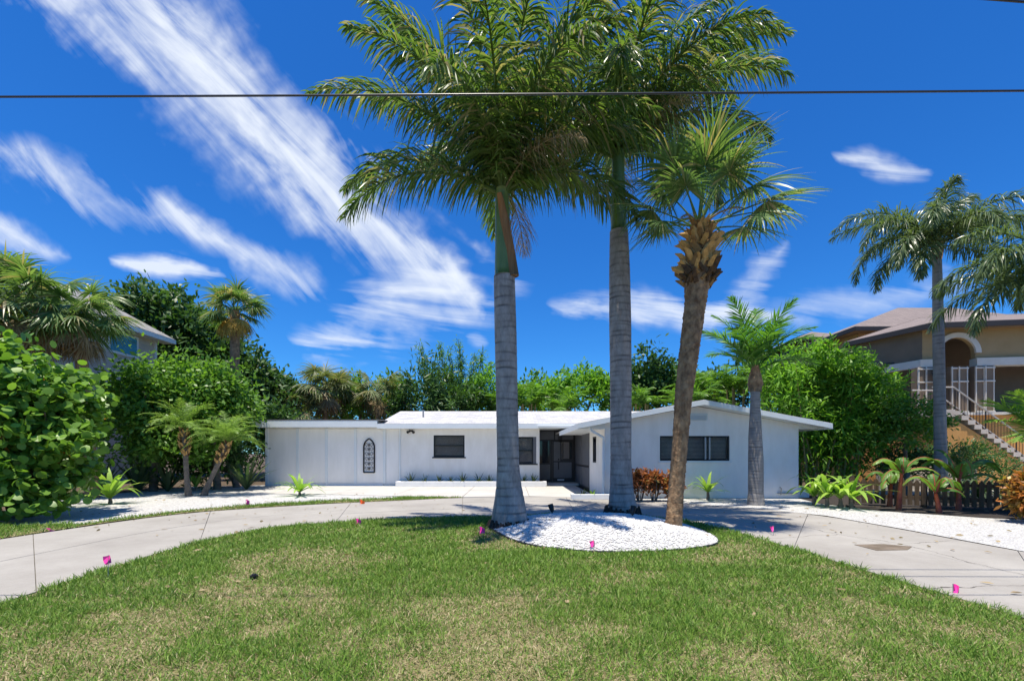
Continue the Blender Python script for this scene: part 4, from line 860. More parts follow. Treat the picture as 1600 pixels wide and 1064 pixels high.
broadleaf('shade_tree', 'dark dense tree behind the siding house eave', 'tree', (-24.5, 31, 0), [(-24.8, 31, 10.6, 3.4, 2.6, 2.4), (-22.0, 31, 9.2, 3.0, 2.6, 2.3), (-24, 31, 7.5, 3.6, 2.6, 2.5)], .42, 12000, 'dark_leaf', GD, trunk_r=.3, asp=.5, clump=.17)
broadleaf('shade_tree', 'dark tree below and behind the tall fan palm', 'tree', (-18.8, 31, 0), [(-19.8, 31, 7.2, 2.7, 2.4, 2.2), (-17.6, 31, 5.6, 2.5, 2.4, 2.0), (-20.5, 31, 5.6, 3, 2.4, 2.3)], .40, 11000, 'dark_leaf', GD, trunk_r=.3, asp=.5, clump=.17)
broadleaf('shade_tree', 'thin open tree rising behind the end of the white wing', 'tree', (-17.2, 34, 0), [(-17.8, 34, 5.4, 1.8, 1.6, 1.9), (-18.8, 34, 4.2, 1.6, 1.4, 1.6)], .36, 1700, 'dark_leaf', GD, trunk_r=.18, asp=.5, clump=.2)
GB = 'strap-leaved plants under the left hedge'
for (px, py, Y, lab, n, L, w, m, el, sg_) in ((115, 760, 13.6, 'grassy grey-green clump beside the big-leaved plant at left', 46, .85, .03, 'strap_dark', (.35, 1.3), (.5, 1.4)),
        (215, 742, 17.5, 'dark sword-leaved clump in the shade behind the left gravel', 26, 1.5, .13, 'strap_dark', (.7, 1.4), (.3, .9)), (160, 735, 17, 'dark sword-leaved clump next to the round-leaved shrub', 22, 1.4, .13, 'strap_dark', (.7, 1.4), (.3, .9)),
        (262, 745, 17.8, 'dark sword-leaved clump left of the upright dwarf palm', 22, 1.3, .12, 'strap_dark', (.7, 1.4), (.3, .9)), (385, 740, 18.6, 'dark sword-leaved clump between dwarf palm and wing corner', 24, 1.6, .12, 'strap_dark', (.7, 1.4), (.3, .9))):
    strap('sword_plant', lab, 'plant', (at(px, py, Y)[0], Y, 0), n, L, w, m, el, sg_, group=GB)
GL = 'broad-leaved lilies'
def lily(px, py, label, n=13, L=.95, w=.12, stem=.12, el=(.6, 1.42)):
    x, y = gp(px, py); strap('crinum_lily', label, 'plant', (x, y, -.005), n, L, w, 'strap_leaf', el, (.7, 2.0), stem, GL)
lily(172, 787, 'large light green lily at the left end of the gravel', 17, 1.2, .16, .16, (.45, 1.35))
lily(306, 766, 'light green lily between the two dwarf palms', 12, .95, .12)
lily(468, 774, 'light green lily standing alone before the white wing panels', 18, 1.1, .13, .12, (.35, 1.3))
lily(1106, 781, 'small green lily under the wide gable window', 18, .85, .12, .26, (.4, 1.4))
for px, py, lab in ((1272, 789, 'leftmost lily of the row beside the house corner'), (1292, 792, 'second lily from the left in the row beside the house corner'), (1313, 793, 'third lily from the left in the row beside the house corner'), (1330, 794, 'rightmost lily of the row beside the house corner')): lily(px, py, lab, 14, 1.05, .14, .26)
# crotons
def croton(label, loc, r, h, n, m='croton_leaf'):
    o = thing('croton_bush', label, 'shrub', loc, 'red-leaved crotons'); mb = MB()
    for i in range(9):
        a = i*2.4; mb.tube([(loc[0]+.06*math.cos(a), loc[1]+.06*math.sin(a), -.03), (loc[0]+r*.6*math.cos(a), loc[1]+r*.6*math.sin(a), h*.7)], [.02, .008], 5)
    mb.build('stem', 'bark_grey', o)
    V, Q, T = foliage([(loc[0], loc[1], h*.58, r, r*.8, h*.5)], .16, n, asp=.42, clump=.2, sag=.3); f = meshobj('foliage', V, Q, m, o, tint=T); f['kind'] = 'stuff'
croton('red croton right beside the middle palm trunk', (3.98, 14.2, 0), .36, .92, 900)
croton('red croton in the middle of the low row under the gable', (4.45, 14.25, 0), .36, .86, 900)
croton('red croton at the right end of the row, behind the leaning palm', (4.95, 14.2, 0), .38, .95, 950)
croton('orange and green croton at the right edge by the picket fence', (11.45, 9.9, 0), .58, .95, 2600, 'croton_mixed')
# small rosettes in the planters
for i, px in enumerate((641, 664, 686, 704, 723, 748, 765, 818, 833)):
    x = (px-800)/F*20.62; strap('bromeliad', ['leftmost small dark rosette in the long planter', 'second dark rosette from the left in the long planter', 'third dark rosette from the left, under the square window', 'fourth dark rosette from the left, below the window', 'fifth dark rosette from the left, right of the window', 'sixth dark rosette from the left, left of the palm trunk', 'seventh dark rosette, close to the left palm trunk', 'second-last dark rosette, right of the palm trunk', 'last dark rosette at the door end of the long planter'][i], 'plant', (x, 20.62, .15), 14, random.uniform(.4, .55), .06, 'small_dark', (.4, 1.4), (.1, .6), group='rosettes in the planter', k=4, prof=[.8, 1, .8, .5, .06])
strap('agave', 'pale green rosette in the short planter by the downspout', 'plant', (2.65, 14.97, .085), 13, .27, .06, 'strap_leaf', (.2, 1.2), (.0, .3), k=4, prof=[.7, 1, .8, .5, .06])
strap('bromeliad', 'dark rosette in the short planter by the downspout', 'plant', (2.32, 15.0, .085), 14, .34, .05, 'small_dark', (.3, 1.3), (.1, .4), k=4, prof=[.8, 1, .8, .5, .06])

# ------------------------------------------------------------------ vegetation behind the roof
GK = 'palms and trees behind the roof'
for px, py, Y, nl, rad, lab in ((508, 608, 33, 30, 1.5, 'fan palm with hanging grey leaves behind the flat roof'), (458, 640, 32, 22, 1.2, 'low fan palm at the left behind the flat roof'), (590, 612, 34, 28, 1.4, 'round-headed fan palm behind the roof gable end')):
    t = at(px, py, Y); cluster_sabal('back_fan_palm', lab, (t[0], Y, 0), t, nl, 1.4, rad, GK, 'olive_leaf' if px < 600 else 'sabal_leaf', 10, 24)
def backtree(label, px, py, Y, rx, rz, n, m, size=.36, asp=.5, extra=()):
    t = at(px, py, Y); blobs = [(t[0], Y, t[2], rx, rx*.8, rz)] + [(at(a, b, Y)[0], Y, at(a, b, Y)[2], c, c*.8, d) for a, b, c, d in extra]
    broadleaf('back_tree', label, 'tree', (t[0], Y, 0), blobs, size, n, m, GK, trunk_r=.16, asp=asp, clump=.19)
backtree('low green tree between the two fan palms behind the roof', 560, 640, 35, 1.8, 1.6, 2200, 'shrub_leaf', extra=((615, 645, 1.6, 1.4),))
backtree('dark drooping tree left of the tall bamboo', 668, 618, 33, 2.0, 2.4, 4500, 'dark_leaf', .5, .25, ((640, 640, 1.5, 1.6), (710, 630, 2.0, 1.8), (745, 638, 1.6, 1.5)))
backtree('bright green tree between the two royal palm trunks', 905, 612, 33, 2.0, 1.9, 4500, 'bright_leaf', .33, .5, ((860, 625, 1.8, 1.6), (940, 622, 1.7, 1.8)))
backtree('dark green tree left of the leaning palm', 1015, 590, 32, 2.0, 2.2, 4200, 'dark_leaf', .36, .5, ((1035, 620, 1.8, 1.8), (995, 622, 1.8, 1.8)))
backtree('leafy tree close behind the gable peak', 1060, 612, 34, 1.8, 1.8, 3000, 'shrub_leaf', .36, .5, ((1100, 622, 1.8, 1.8),))
backtree('wide dark tree filling the gap left of the short palm', 1150, 610, 35, 2.6, 2.2, 5200, 'dark_leaf', .4, .4, ((1200, 590, 2.2, 2.4), (1120, 632, 2.0, 1.6), (1240, 600, 2.0, 2.6)))
backtree('mid green tree just right of the left royal trunk', 830, 625, 36, 2.0, 2.0, 3600, 'shrub_leaf', .36, .5, ((790, 630, 1.8, 1.8), (965, 620, 1.8, 1.9)))
backtree('deep green tree filling in behind the two fan palms', 545, 622, 38, 2.4, 2.2, 4200, 'shrub_leaf', .38, .5, ((500, 632, 2.0, 1.8), (625, 618, 1.9, 2.0)))
backtree('low olive tree behind the left end of the flat roof', 430, 645, 37, 2.2, 1.6, 2600, 'olive_leaf', .36, .5, ((480, 645, 2.0, 1.6), (535, 648, 1.6, 1.4)))
backtree('bright green tree right of the tall bamboo, beside the left trunk', 760, 615, 34, 1.3, 2.2, 2600, 'bright_leaf', .3, .4, ((735, 625, 1.3, 1.6),))
def areca(label, px, py, Y, n, L):
    t = np.array(at(px, py, Y)); o = thing('feather_palm', label, 'palm tree', (t[0], Y, 0), 'feather palms behind the roof')
    mb = MB()
    for i in range(5): a = i*1.3; mb.tube([(t[0]+.25*math.cos(a), Y+.25*math.sin(a), -.03), (t[0]+.5*math.cos(a), Y+.5*math.sin(a), t[2])], [.07, .05], 6)
    mb.build('stem', 'bamboo_culm', o)
    for i in range(n): frond('frond', o, t+[.5*math.cos(i*1.3), .5*math.sin(i*1.3), -.1], i*2.399, R(random.uniform(25, 82)), R(random.uniform(60, 100)), L*random.uniform(.8, 1.1), 26, .62, .07, .6, .2, 'shrub_leaf', .15, 1.3, .03)
areca('feather palm in front of the bright trees right of the left trunk', 825, 632, 31, 20, 2.3); areca('feather palm between the trunks, low over the roof', 880, 640, 30, 20, 2.2); areca('feather palm behind the rake left of the leaning palm', 1000, 632, 29, 18, 2.2)
areca('feather palm just right of the leaning palm', 1105, 612, 29, 22, 2.5); areca('feather palm left of the short palm crown', 1150, 606, 27, 20, 2.4); areca('feather palm behind the short palm, over the right slope', 1205, 600, 25, 22, 2.4); areca('feather palm at the far left of the bright trees', 790, 640, 33, 16, 2.3)
areca('feather palm low beside the leaning trunk and the gable peak', 1082, 628, 26, 16, 2.0)
def bamboo(label, culms, leafm, size, n, spread, group='bamboo stands', culm_r=.04, blobs=None, asp=.16):
    x0 = np.mean([c[0][0] for c in culms]); y0 = np.mean([c[0][1] for c in culms]); o = thing('bamboo', label, 'bamboo', (x0, y0, 0), group)
    P = []
    for b, t in culms:
        b, t = np.array(b), np.array(t); mid = b*.45+t*.55; mid[2] += .3; MB().tube([b-[0, 0, .03], b*.72+t*.28+[0, 0, .2], mid, t], [culm_r, culm_r, culm_r*.75, culm_r*.2], 6).build('culm', 'bamboo_culm', o, smooth=True)
        nn = n//len(culms); f = RNG.beta(2.6, 1.4, nn); q = b+(t-b)*f[:, None]+RNG.normal(0, 1, (nn, 3))*spread*(1.15-.8*f)[:, None]; P.append(q)
    P = np.vstack(P); nn = len(P); D = rdir(nn); D[:, 2] -= .2
    parts = [ribbons(P, D, size*RNG.uniform(.6, 1.2, nn), size*asp*RNG.uniform(.8, 1.2, nn), 1.0, 2, prof=[.5, 1, .08], tint=RNG.random(nn))]
    if blobs: parts.append(foliage(blobs, size, n, asp=asp*1.3, clump=.17, sag=1.0))
    V, Q, T = join(parts); f = meshobj('foliage', V, Q, leafm, o, tint=T); f['kind'] = 'stuff'
cu = []
for i, (px, py) in enumerate(((655, 535), (664, 560), (686, 536), (700, 545), (716, 530), (722, 560), (742, 550), (755, 545), (768, 565), (676, 580), (735, 585), (708, 570))):
    Y = 37+random.uniform(-1, 1); t = at(px, py, Y); cu.append(((at(712, 600, Y)[0]+random.uniform(-1.2, 1.2), Y, 0), t))
bamboo('tall thin bamboo rising behind the ridge left of the palm trunk', cu, 'shrub_leaf', .42, 8500, .42, culm_r=.075)
cu = []
for i in range(30):
    Y = 18+random.uniform(-.9, .9); bx_ = random.uniform(10.9, 13.2); cu.append(((bx_, Y, 0), (bx_+random.uniform(-1.2, 1.4), Y+random.uniform(-.6, .4), random.uniform(3.4, 5.7))))
bamboo('dense light green bamboo filling the gap right of the gable', cu, 'bright_leaf', .30, 11000, .42, culm_r=.035, blobs=[(12.2, 17.3, 4.7, 1.1, .9, .9), (12.6, 17.2, 2.2, 1.2, .8, .9), (11.6, 18, 3.2, 1.3, 1.0, 1.5), (12.9, 17.7, 4.1, 1.3, 1.0, 1.3), (13.2, 17.4, 2.5, 1.1, 1.0, 1.6), (11.4, 18.2, 4.6, 1.2, 1, 1.2), (14.1, 17.6, 3.6, 1.0, .9, 1.2)], asp=.2)
broadleaf('round_shrub', 'rounded leafy small tree in front of the tan house', 'shrub', (14.3, 16.5, 0), [(14.2, 16.5, 2.75, 1.0, .9, .85), (14.9, 16.5, 2.5, .8, .8, .75), (13.7, 16.5, 2.2, .8, .8, .8)], .12, 5200, 'shrub_leaf', None, trunk_r=.07, asp=.6, clump=.17)
broadleaf('dark_shrub', 'dark loose shrub under the rounded tree, before the orange wall', 'shrub', (14.6, 17.4, 0), [(14.5, 17.4, 1.2, 1.0, .7, .9), (15.4, 17.6, .9, .8, .7, .7)], .15, 3000, 'dark_leaf', None, trunk_r=.04, asp=.4)
broadleaf('low_shrub', 'low loose shrub at the foot of the tan house wall', 'shrub', (16.1, 17.2, 0), [(16.2, 17.2, 1.1, 1.0, .7, .8), (17.4, 17.4, 1.3, 1.0, .7, .7), (18.6, 17.5, .8, .9, .7, .6)], .16, 3600, 'dark_leaf', None, trunk_r=.04, asp=.3)
for px, lab in ((1495, 'long-leaved grey-green clump right behind the tall slender palm'), (1530, 'long-leaved clump in the middle before the stair'), (1565, 'long-leaved clump nearest the stair railing')):
    strap('lily_clump', lab, 'plant', (at(px, 750, 14)[0], 14, 0), 30, 1.35, .075, 'strap_dark', (.6, 1.4), (.7, 1.8), group='lily clumps before the stair')
# red bananas
def banana(px, py, label, h, lean, leaves):
    x, y = gp(px, py); o = thing('banana_plant', label, 'plant', (x, y, 0), 'red banana plants')
    top = np.array([x+lean, y, h]); V, Q = tube([(x, y, -.02), (x+lean*.4, y, h*.5), top], [.07, .05, .035], 8); meshobj('stem', V, Q, 'red_stem', o, smooth=True)
    lv = list(leaves) + [(a+random.uniform(50, 120), e+random.uniform(5, 25), l*.8, w*.85, g*1.2) for a, e, l, w, g in leaves[:1]]
    for az, el, L, w, sg_ in lv:
        el = min(78, el+28); d = np.array([math.cos(R(az))*math.cos(R(el)), math.sin(R(az))*math.cos(R(el)), math.sin(R(el))])
        side = np.array([-d[1], d[0], 0]); side /= np.linalg.norm(side)+1e-9; ps = []
        c = top.copy(); K = 12; mid = []
        for q in range(K+1):   # midrib
            t = d.copy(); t[2] -= sg_*1.9*(q/K)**1.2; t /= np.linalg.norm(t); mid.append((c.copy(), t)); c = c+t*L*1.3/K
        V, Q, fold = [], [], random.uniform(.15, .5)   # blade: two halves hanging a little from the midrib, edges torn
        for q in range(K+1):
            c, t = mid[q]; hw = w*.62*max(.06, math.sin(math.pi*min(1, (q/K)**.7))**.55)
            for sgn in (-1, 1): e = hw*random.uniform(.72, 1.08); V += [c, c+side*sgn*e*.55-np.array([0, 0, fold*.35*e]), c+side*sgn*e-np.array([0, 0, fold*e*1.1])+t*.04]
        for q in range(K):
            for h_ in (0, 3):
                for u in (0, 1):
                    if u == 1 and random.random() < .12: continue
                    b = q*6+h_+u; Q.append((b, b+1, b+7, b+6))
        meshobj('leaf', V, Q, 'banana_leaf', o, tint=np.full(len(V), random.random()))
        V, Q = tube([p[0] for p in mid], np.linspace(.02, .005, K+1), 4, cap=False); meshobj('midrib', V, Q, 'red_stem', o)
    d = np.array([.15, -.1, 1.]); V, Q = tube([top, top+d*.2, top+d*.48], [.035, .05, .008], 6); meshobj('new_leaf', V, Q, 'red_stem', o)
banana(1404, 797, 'tall red-stemmed banana in the black mulch', .95, .08, ((185, 30, .8, .26, .8), (5, 25, 1.1, .28, .9), (200, 5, .7, .22, 1), (340, 10, .7, .24, .8)))
banana(1390, 791, 'small leaning banana left of the tall red one', .62, .05, ((170, 35, .7, .24, .9), (30, 40, .6, .22, .8), (210, 10, .5, .2, 1)))
banana(1468, 802, 'short banana with a red furled leaf, middle of the mulch', .5, -.1, ((175, 35, .8, .22, .9), (10, 30, .8, .22, 1.0), (60, 50, .6, .2, .8), (330, 15, .5, .2, 1)))
banana(1498, 797, 'banana with wide torn leaves near the picket fence', .8, .0, ((170, 35, 1.0, .28, .9), (8, 25, 1.3, .3, .9), (345, 5, .9, .26, .9), (120, 50, .8, .25, .6)))

# ------------------------------------------------------------------ picket fence on the right
fe = thing('picket_fence', 'low brown picket fence behind the mulch bed', 'fence', (12, 12.8, 0))
A0, A1 = np.array([9.9, 13.4]), np.array([14.6, 11.2]); Lf = np.linalg.norm(A1-A0); dv = (A1-A0)/Lf; nrm_ = np.array([dv[1], -dv[0]])
pk = None; npk = int(Lf/.15); ang_f = math.atan2(dv[1], dv[0])
m0 = MB(); m0.xz([(-.05, .05), (.05, .05), (.05, .70), (0, .77), (-.05, .70)], -.012, .012); pmesh = m0.build('picket', 'picket_wood', None); pdat = pmesh.data; bpy.data.objects.remove(pmesh)
for i in range(npk):
    p = A0+dv*(i+.5)*.15; o = bpy.data.objects.new('picket', pdat); COL.objects.link(o); o.parent = fe; o.location = Vector((p[0], p[1], .05+random.uniform(-.012, .012)))-ORIG[fe]; o.rotation_euler = (0, random.uniform(-.015, .015), ang_f)
for z in (.25, .62):
    a, b = A0+nrm_*-.035, A1+nrm_*-.035; MB().slab([(a[0]-nrm_[0]*.02, a[1]-nrm_[1]*.02, z+.05), (b[0]-nrm_[0]*.02, b[1]-nrm_[1]*.02, z+.05), (b[0]+nrm_[0]*.02, b[1]+nrm_[1]*.02, z+.05), (a[0]+nrm_[0]*.02, a[1]+nrm_[1]*.02, z+.05)], .09).build('rail', 'picket_wood', fe)
for f in (0.02, .34, .67, .99):
    p = A0+dv*Lf*f-nrm_*.1; MB().box(p[0]-.05, p[0]+.05, p[1]-.05, p[1]+.05, -.03, .84).build('post', 'picket_wood', fe)
sheet('neighbour_path', [(11, 15.2), (13, 13.0), (19, 11.0), (26, 12), (26, 17.6), (17.6, 19.0), (14, 19)], -.010, 'concrete_pale')

# ------------------------------------------------------------------ tan house on the right
tan = thing('stucco_house', 'large tan stucco house with arched porch and outside stair', 'house', (22, 25, 0))
C_, A_, D_ = (18.93, 21.0), (17.8, 24.0), (31, 19.2)
def wallquad(a, b, z0, z1, name, m, th=.2):
    d = np.array(b)-np.array(a); d = d/np.linalg.norm(d); nn = np.array([-d[1], d[0]])*th
    return MB().prism([a, b, (b[0]+nn[0], b[1]+nn[1]), (a[0]+nn[0], a[1]+nn[1])], z0, z1).build(name, m, tan)
def on(a, b, f): return (a[0]+(b[0]-a[0])*f, a[1]+(b[1]-a[1])*f)
def fpx(px):   # point on the front porch line C-D seen at column px
    k = (px-800)/F; dx, dy = D_[0]-C_[0], D_[1]-C_[1]; t = (k*C_[1]-C_[0])/(dx-k*dy); return (C_[0]+dx*t, C_[1]+dy*t)
def zpy(py, Y): return CZ+(HOR-py)/F*Y
FL = 3.35
MB().prism([A_, C_, D_, (31, 30), (18, 30)], 0, FL-.12).build('podium', 'orange_stucco', tan)
MB().prism([(A_[0]-.15, A_[1]), (C_[0]-.12, C_[1]-.15), (D_[0], D_[1]-.15), (31, 30), (17.8, 30)], FL-.12, FL).build('landing_slab', 'cream_trim', tan)
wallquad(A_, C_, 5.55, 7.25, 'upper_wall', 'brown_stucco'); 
# front wall with round arch opening
def front_wall():
    d = np.array(D_)-np.array(C_); d = d/np.linalg.norm(d); nn = np.array([-d[1], d[0]])
    pa, pb = np.array(fpx(1466)), np.array(fpx(1524)); ca = (pa+pb)/2; ra = np.linalg.norm(pb-pa)/2; zs = 6.05
    s0, s1, sL, sR = np.dot(pa-C_, d), np.dot(pb-C_, d), .002, 12.1
    P3 = lambda s, z, o=0: (C_[0]+d[0]*s+nn[0]*o, C_[1]+d[1]*s+nn[1]*o, z)
    m = MB(); th = .25
    for (a, b, z0, z1) in ((sL, s0, 5.55, 7.25), (s1, sR, 5.55, 7.25)):
        m.add([P3(a, z0), P3(b, z0), P3(b, z1), P3(a, z1), P3(a, z0, th), P3(b, z0, th), P3(b, z1, th), P3(a, z1, th)], [(0, 1, 2, 3), (7, 6, 5, 4), (0, 4, 5, 1), (1, 5, 6, 2), (0, 3, 7, 4)])
    n = 16; sc = (s0+s1)/2
    for i in range(n):
        a0, a1 = math.pi*(1-i/n), math.pi*(1-(i+1)/n); xa, xb = sc+ra*math.cos(a0), sc+ra*math.cos(a1); za, zb = zs+ra*math.sin(a0), zs+ra*math.sin(a1)
        m.add([P3(xa, za), P3(xb, zb), P3(xb, 7.25), P3(xa, 7.25)], [(0, 1, 2, 3)]); m.add([P3(xa, za), P3(xb, zb), P3(xb, zb, th), P3(xa, za, th)], [(0, 3, 2, 1)])
    m.build('front_wall', 'tan_stucco', tan)
    tr = MB()
    for i in range(n):
        a0, a1 = math.pi*(1-i/n), math.pi*(1-(i+1)/n); r0, r1 = ra-.02, ra+.2
        q = [P3(sc+r*math.cos(a), zs+r*math.sin(a), -.08) for a, r in ((a0, r0), (a1, r0), (a1, r1), (a0, r1))] + [P3(sc+r*math.cos(a), zs+r*math.sin(a), .02) for a, r in ((a0, r0), (a1, r0), (a1, r1), (a0, r1))]
        tr.add(q, [(0, 1, 2, 3), (4, 7, 6, 5), (0, 4, 5, 1), (3, 2, 6, 7)])
    tr.build('arch_trim', 'cream_trim', tan)
    for a, b in ((-.15, s0+.02), (s1-.02, 5.2)):   # entablature either side of the arch
        m = MB(); m.add([P3(a, 5.45, -.12), P3(b, 5.45, -.12), P3(b, 5.80, -.12), P3(a, 5.80, -.12), P3(a, 5.45, .3), P3(b, 5.45, .3), P3(b, 5.80, .3), P3(a, 5.80, .3)], [(0, 1, 2, 3), (7, 6, 5, 4), (0, 4, 5, 1), (3, 2, 6, 7), (0, 3, 7, 4), (1, 5, 6, 2)]); m.build('entablature', 'cream_trim', tan)
    # columns: cream corner frames with brown panels
    for px in (1437, 1449, 1489, 1500, 1526, 1541):
        x, y = fpx(px); y += .05; w = .19
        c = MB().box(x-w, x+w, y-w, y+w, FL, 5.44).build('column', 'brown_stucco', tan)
        for sx in (-1, 1): MB().box(x+sx*(w-.01)-.02, x+sx*(w-.01)+.02, y-w-.03, y-w+.03, FL, 5.43).build('column_trim', 'cream_trim', c)
        for z in (FL+.002, 4.72, 5.32): MB().box(x-w-.04, x+w+.04, y-w-.045, y-w+.0, z, z+.06).build('column_band', 'cream_trim', c)
front_wall()
wallquad((A_[0]-.1, A_[1]), (C_[0]-.1, C_[1]-.1), 5.45, 5.8, 'entablature', 'cream_trim')
for f in (.12, .45):
    x, y = on(A_, C_, f); c = MB().box(x-.17, x+.17, y-.17, y+.17, FL, 5.44).build('column', 'brown_stucco', tan)
    for sx in (-1, 1): MB().box(x+sx*.17-.035, x+sx*.17+.035, y-.21, y-.14, FL, 5.43).build('column_trim', 'cream_trim', c)
    MB().box(x-.22, x+.22, y-.22, y-.17, 4.8, 4.93).build('column_band', 'cream_trim', c)
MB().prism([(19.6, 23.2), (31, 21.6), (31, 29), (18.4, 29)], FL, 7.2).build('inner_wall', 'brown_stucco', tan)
MB().prism([(20.6, 22.98), (21.6, 22.84), (21.63, 23.05), (20.63, 23.19)], FL+.01, 5.5).build('front_door', 'door_dark', tan)
# low side roof and wall left of the porch
MB().prism([(16.6, 23.4), (18.6, 22.0), (19.2, 23.5), (18.5, 29), (16.6, 29)], 5.72, 5.9).build('side_roof', 'roof_dark', tan)
MB().prism([(16.9, 24.2), (17.9, 23.4), (18.3, 29), (17, 29)], 5.2, 5.7).build('side_wall', 'tan_stucco', tan)
MB().prism([(16.8, 24.0), (17.85, 23.2), (17.95, 23.4), (16.95, 24.2)], 4.95, 5.2).build('side_band', 'cream_trim', tan)
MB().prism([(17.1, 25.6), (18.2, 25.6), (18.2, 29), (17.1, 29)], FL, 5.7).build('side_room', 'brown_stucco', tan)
# roofs
def hip(name, pts, ridge, m='tile_brown', th=.12):
    mb = MB(); (r0, r1) = ridge; a, b, c, d = pts
    for q in ([a, b, r1, r0], [b, c, r1], [c, d, r0, r1], [d, a, r0]): mb.slab(q, .03)
    mb.build(name, m, tan); e = MB()
    for p, q in ((a, b), (b, c), (c, d), (d, a)):
        v = np.array(q)-np.array(p); v = v/np.linalg.norm(v); nn = np.array([v[1], -v[0], 0])*.04
        P_ = [np.array(p)+nn, np.array(q)+nn, np.array(q)-nn, np.array(p)-nn]; e.slab([(x, y, z-.035) for x, y, z in P_], .22)
    e.build('eave_fascia', 'roof_dark', tan)
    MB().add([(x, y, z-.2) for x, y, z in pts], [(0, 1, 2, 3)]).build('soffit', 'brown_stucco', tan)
hip('porch_roof', [(17.5, 24.0, 7.35), (18.75, 20.4, 7.35), (32, 18.4, 7.35), (32, 27.5, 7.35)], [(21.8, 24.3, 8.75), (28.5, 23.4, 8.75)])
hip('upper_roof', [(19.6, 26, 8.75), (34, 26, 8.75), (34, 36, 8.75), (19.6, 36, 8.75)], [(26.3, 31, 11.4), (30, 31, 11.4)])
MB().box(20.4, 33.2, 26.8, 35, 7.0, 8.6).build('upper_wall', 'tan_stucco', tan)
hip('rear_roof', [(19.4, 30.5, 9.3), (24, 30.5, 9.3), (24, 37, 9.3), (19.4, 37, 9.3)], [(21.7, 33, 10.3), (21.7, 34.5, 10.3)])
MB().box(20.0, 23.4, 31.1, 36.5, 6.5, 9.1).build('rear_wall', 'tan_stucco', tan)
# outside stair
ns = 17; X0, Z0 = 18.75, FL-.06; run = .275; rise = Z0/ns
for i in range(ns):
    x = X0+i*run; z = Z0-i*rise
    st = MB().box(x, x+run+.03, 19.25, 20.35, z-rise-.0, z).build('step', 'stair_stone', tan)
sd_ = MB().xz([(X0-.6, 0), (X0+ns*run, 0), (X0+ns*run, .02), (X0, Z0-rise-.12), (X0-.6, Z0-rise-.12)], 19.32, 20.3).build('stair_wall', 'orange_stucco', tan)
MB().box(X0-1.0, X0, 19.25, 20.84, FL-.3, FL-.001).build('stair_landing', 'stair_stone', tan)
rl = thing('stair_railing', 'black iron railing with light handrail along the outside stair', 'railing', (X0+2, 19.3, 1.5))
zt = lambda x: Z0-(x-X0)/run*rise
for off in (0, .98):
    MB().tube([(X0-.9, 19.32+off, FL+.95), (X0, 19.32+off, FL+.95), (X0+ns*run, 19.32+off, zt(X0+ns*run)+.95)], .035, 6).build('handrail', 'rail_light', rl)
    MB().tube([(X0-.9, 19.32+off, FL+.12), (X0, 19.32+off, FL+.12), (X0+ns*run, 19.32+off, zt(X0+ns*run)+.12)], .02, 6).build('bottom_rail', 'iron_black', rl)
    x = X0-.85
    while x < X0+ns*run:
        big = abs((x-X0) % 1.3) < .1; zz = zt(max(x, X0)); MB().tube([(x, 19.32+off, zz+(.0 if big else .12)), (x, 19.32+off, zz+.94)], .028 if big else .011, 4).build('baluster', 'iron_black', rl); x += .13
wl_ = thing('wall_lantern', 'black wall lantern on the porch column of the tan house', 'lantern', (fpx(1452)[0], 20.65, 5.0))
x, y = fpx(1452)[0], 20.6; MB().tube([(x, y, 4.75), (x, y, 4.8), (x, y, 5.1), (x, y, 5.14)], [.05, .1, .15, .17], 6).build('glass', 'glass_dark', wl_); MB().tube([(x, y, 5.14), (x, y, 5.25), (x, y, 5.38)], [.18, .1, .01], 6).build('cap', 'iron_black', wl_); MB().tube([(x, y, 4.76), (x, y, 4.6)], [.06, .01], 6).build('finial', 'iron_black', wl_); MB().tube([(x, y, 5.3), (x, y+.3, 5.25)], .02, 5).build('bracket', 'iron_black', wl_)
MB().prism([(15.2, 18.6), (18.4, 18.0), (18.4, 18.4), (15.2, 19.0)], -.02, .95).build('ledge_wall', 'stair_stone', None)
o = bpy.data.objects['ledge_wall']; tag(o, 'low beige garden wall below the orange base of the tan house', 'wall')

# ------------------------------------------------------------------ grey siding house on the left
sh = thing('siding_house', 'two-storey grey siding house behind the left hedge', 'house', (-25, 19, 0))
MB().box(-29, -20.9, 11, 26.7, 0, 8.2).build('wall', 'siding', sh)
m = MB(); m.slab([(-20.2, 10.4, 8.3), (-20.2, 27.3, 8.3), (-25, 27.3, 10.9), (-25, 10.4, 10.9)], .06); m.slab([(-25, 10.4, 10.9), (-25, 27.3, 10.9), (-29.8, 27.3, 8.3), (-29.8, 10.4, 8.3)], .06); rf = m.build('roof', 'shingle_grey', sh)
MB().box(-20.22, -20.17, 10.4, 27.33, 8.02, 8.26).build('fascia', 'trim_white', sh); MB().box(-20.9, -20.22, 10.4, 27.3, 8.03, 8.06).build('soffit', 'trim_white', sh)
MB().add([(-29, 26.7, 8.2), (-20.9, 26.7, 8.2), (-25, 26.7, 10.7)], [(0, 1, 2)]).build('gable', 'siding', sh)
MB().box(-20.92, -20.84, 26.58, 26.73, 0, 8.1).build('corner_board', 'trim_white', sh)
w = MB().box(-20.9, -20.84, 23.5, 25.4, 6.75, 7.95).build('window', 'trim_white', sh); MB().box(-20.84, -20.83, 23.62, 25.28, 6.87, 7.83).build('pane', 'teal_glass', w)
MB().tube([(-24.2, 20, 10.3), (-24.2, 20, 10.9)], .12, 8).build('roof_vent', 'metal_grey', rf)

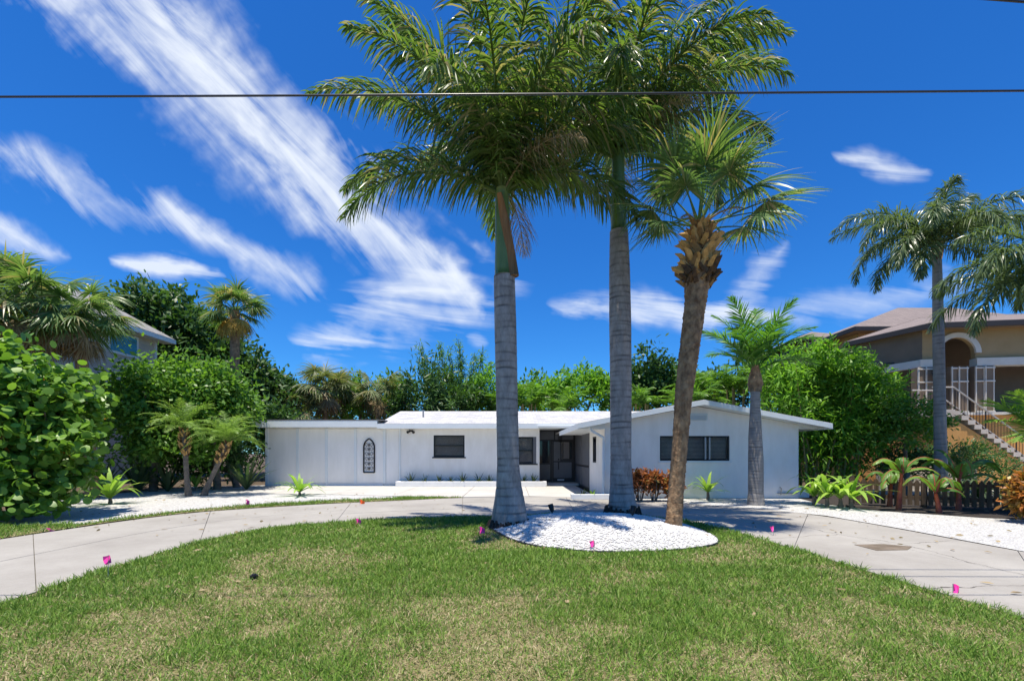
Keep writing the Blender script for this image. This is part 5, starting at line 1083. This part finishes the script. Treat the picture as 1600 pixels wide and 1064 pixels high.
# ------------------------------------------------------------------ small things
def uplight(label, px, py, Y, yaw):
    x = at(px, py, Y)[0]; z = mound_z(x, Y); o = thing('garden_spotlight', label, 'spotlight', (x, Y, z), 'spotlights on the mound')
    MB().tube([(x, Y, z-.05), (x, Y, z+.09)], .012, 6).build('stake', 'black_frame', o)
    d = np.array([math.cos(yaw)*.35, math.sin(yaw)*.35, .9]); c = np.array([x, Y, z+.07]); MB().tube([c-d*.02, c+d*.06, c+d*.16], [.035, .055, .06], 10).build('lamp_head', 'black_frame', o)
uplight('black spotlight on the mound near the left palm', 863, 806, 10.1, 2.4); uplight('black spotlight on the mound at the foot of the middle palm', 988, 818, 9.2, .9)
def flag(px, py, label, h, m='pink_plastic', lean=(0, 0), s=.11, yaw=0.):
    x, y = gp(px, py); o = thing('marker_flag', label, 'marker flag', (x, y, 0), 'plastic marker flags'); t = np.array([x+lean[0], y+lean[1], h])
    MB().tube([(x, y, -.02), t], .005, 4).build('wire', 'metal_grey', o)
    u = np.array([math.cos(yaw), math.sin(yaw), 0]); V = []
    for i in range(4):
        for j in range(3): V.append(t+u*s*i/3*(1-.15*j)+np.array([.02*math.sin(i*2+j), .025*math.sin(i*2.3+j*.8), -s*.62*j-.03*i*s*9*.4]))
    ob = meshobj('flag', V, [(i*3+j, (i+1)*3+j, (i+1)*3+j+1, i*3+j+1) for i in range(3) for j in range(2)], m, o); md = ob.modifiers.new('thick', 'SOLIDIFY'); md.thickness = .001
flag(169, 902, 'pink marker flag on a tall wire at the left lawn edge', .27, s=.08, yaw=2.7)
flag(60, 829, 'pink marker flag lying low in the verge at the far left', .05, lean=(.1, .05), s=.16)
flag(384, 791, 'pink marker flag in the verge before the dwarf palms', .2, s=.1)
flag(562, 787, 'orange marker flag in the verge before the white wing', .13, 'orange_plastic', s=.15)
flag(556, 820, 'pink marker flag at the back edge of the lawn', .14, s=.11)
flag(749, 834, 'pink marker flag left of the left palm foot', .14, s=.1)
flag(928, 860, 'pink marker flag at the front edge of the gravel mound', .16, s=.08, yaw=2.5)
flag(1209, 836, 'pink marker flag on the right side of the lawn by the driveway', .17, s=.08, yaw=1.8)
flag(1489, 926, 'large pink marker flag at the lower right lawn edge', .1, s=.11, yaw=.2)
x, y = gp(397, 904); o = thing('sprinkler_head', 'small black sprinkler head in the left part of the lawn', 'sprinkler', (x, y, 0)); MB().tube([(x, y, -.03), (x, y, .045)], [.045, .045], 10).build('body', 'black_frame', o); MB().tube([(x, y, .045), (x, y, .06)], [.03, .025], 10).build('cap', 'iron_black', o)
def cable(label, p, q, r, sag=0):
    t = np.linspace(0, 1, 40)[:, None]; P = np.array(p)*(1-t)+np.array(q)*t; P[:, 2] -= sag*4*(t*(1-t))[:, 0]
    V, Q = tube(P, r, 8); o = meshobj('utility_cable', V, Q, 'cable_black', smooth=True); tag(o, label, 'cable', 'overhead cables')
cable('long black overhead cable crossing the whole view', (-22, 4.1, 4.72), (22, 4.1, 4.98), .009, .12)
cable('short length of cable in the top right corner, the lower one', (2.4, 4.9, 6.60), (8, 4.9, 6.16), .012)
cable('short length of cable in the top right corner, the upper one', (3.2, 4.6, 6.32), (8, 4.6, 5.98), .012)
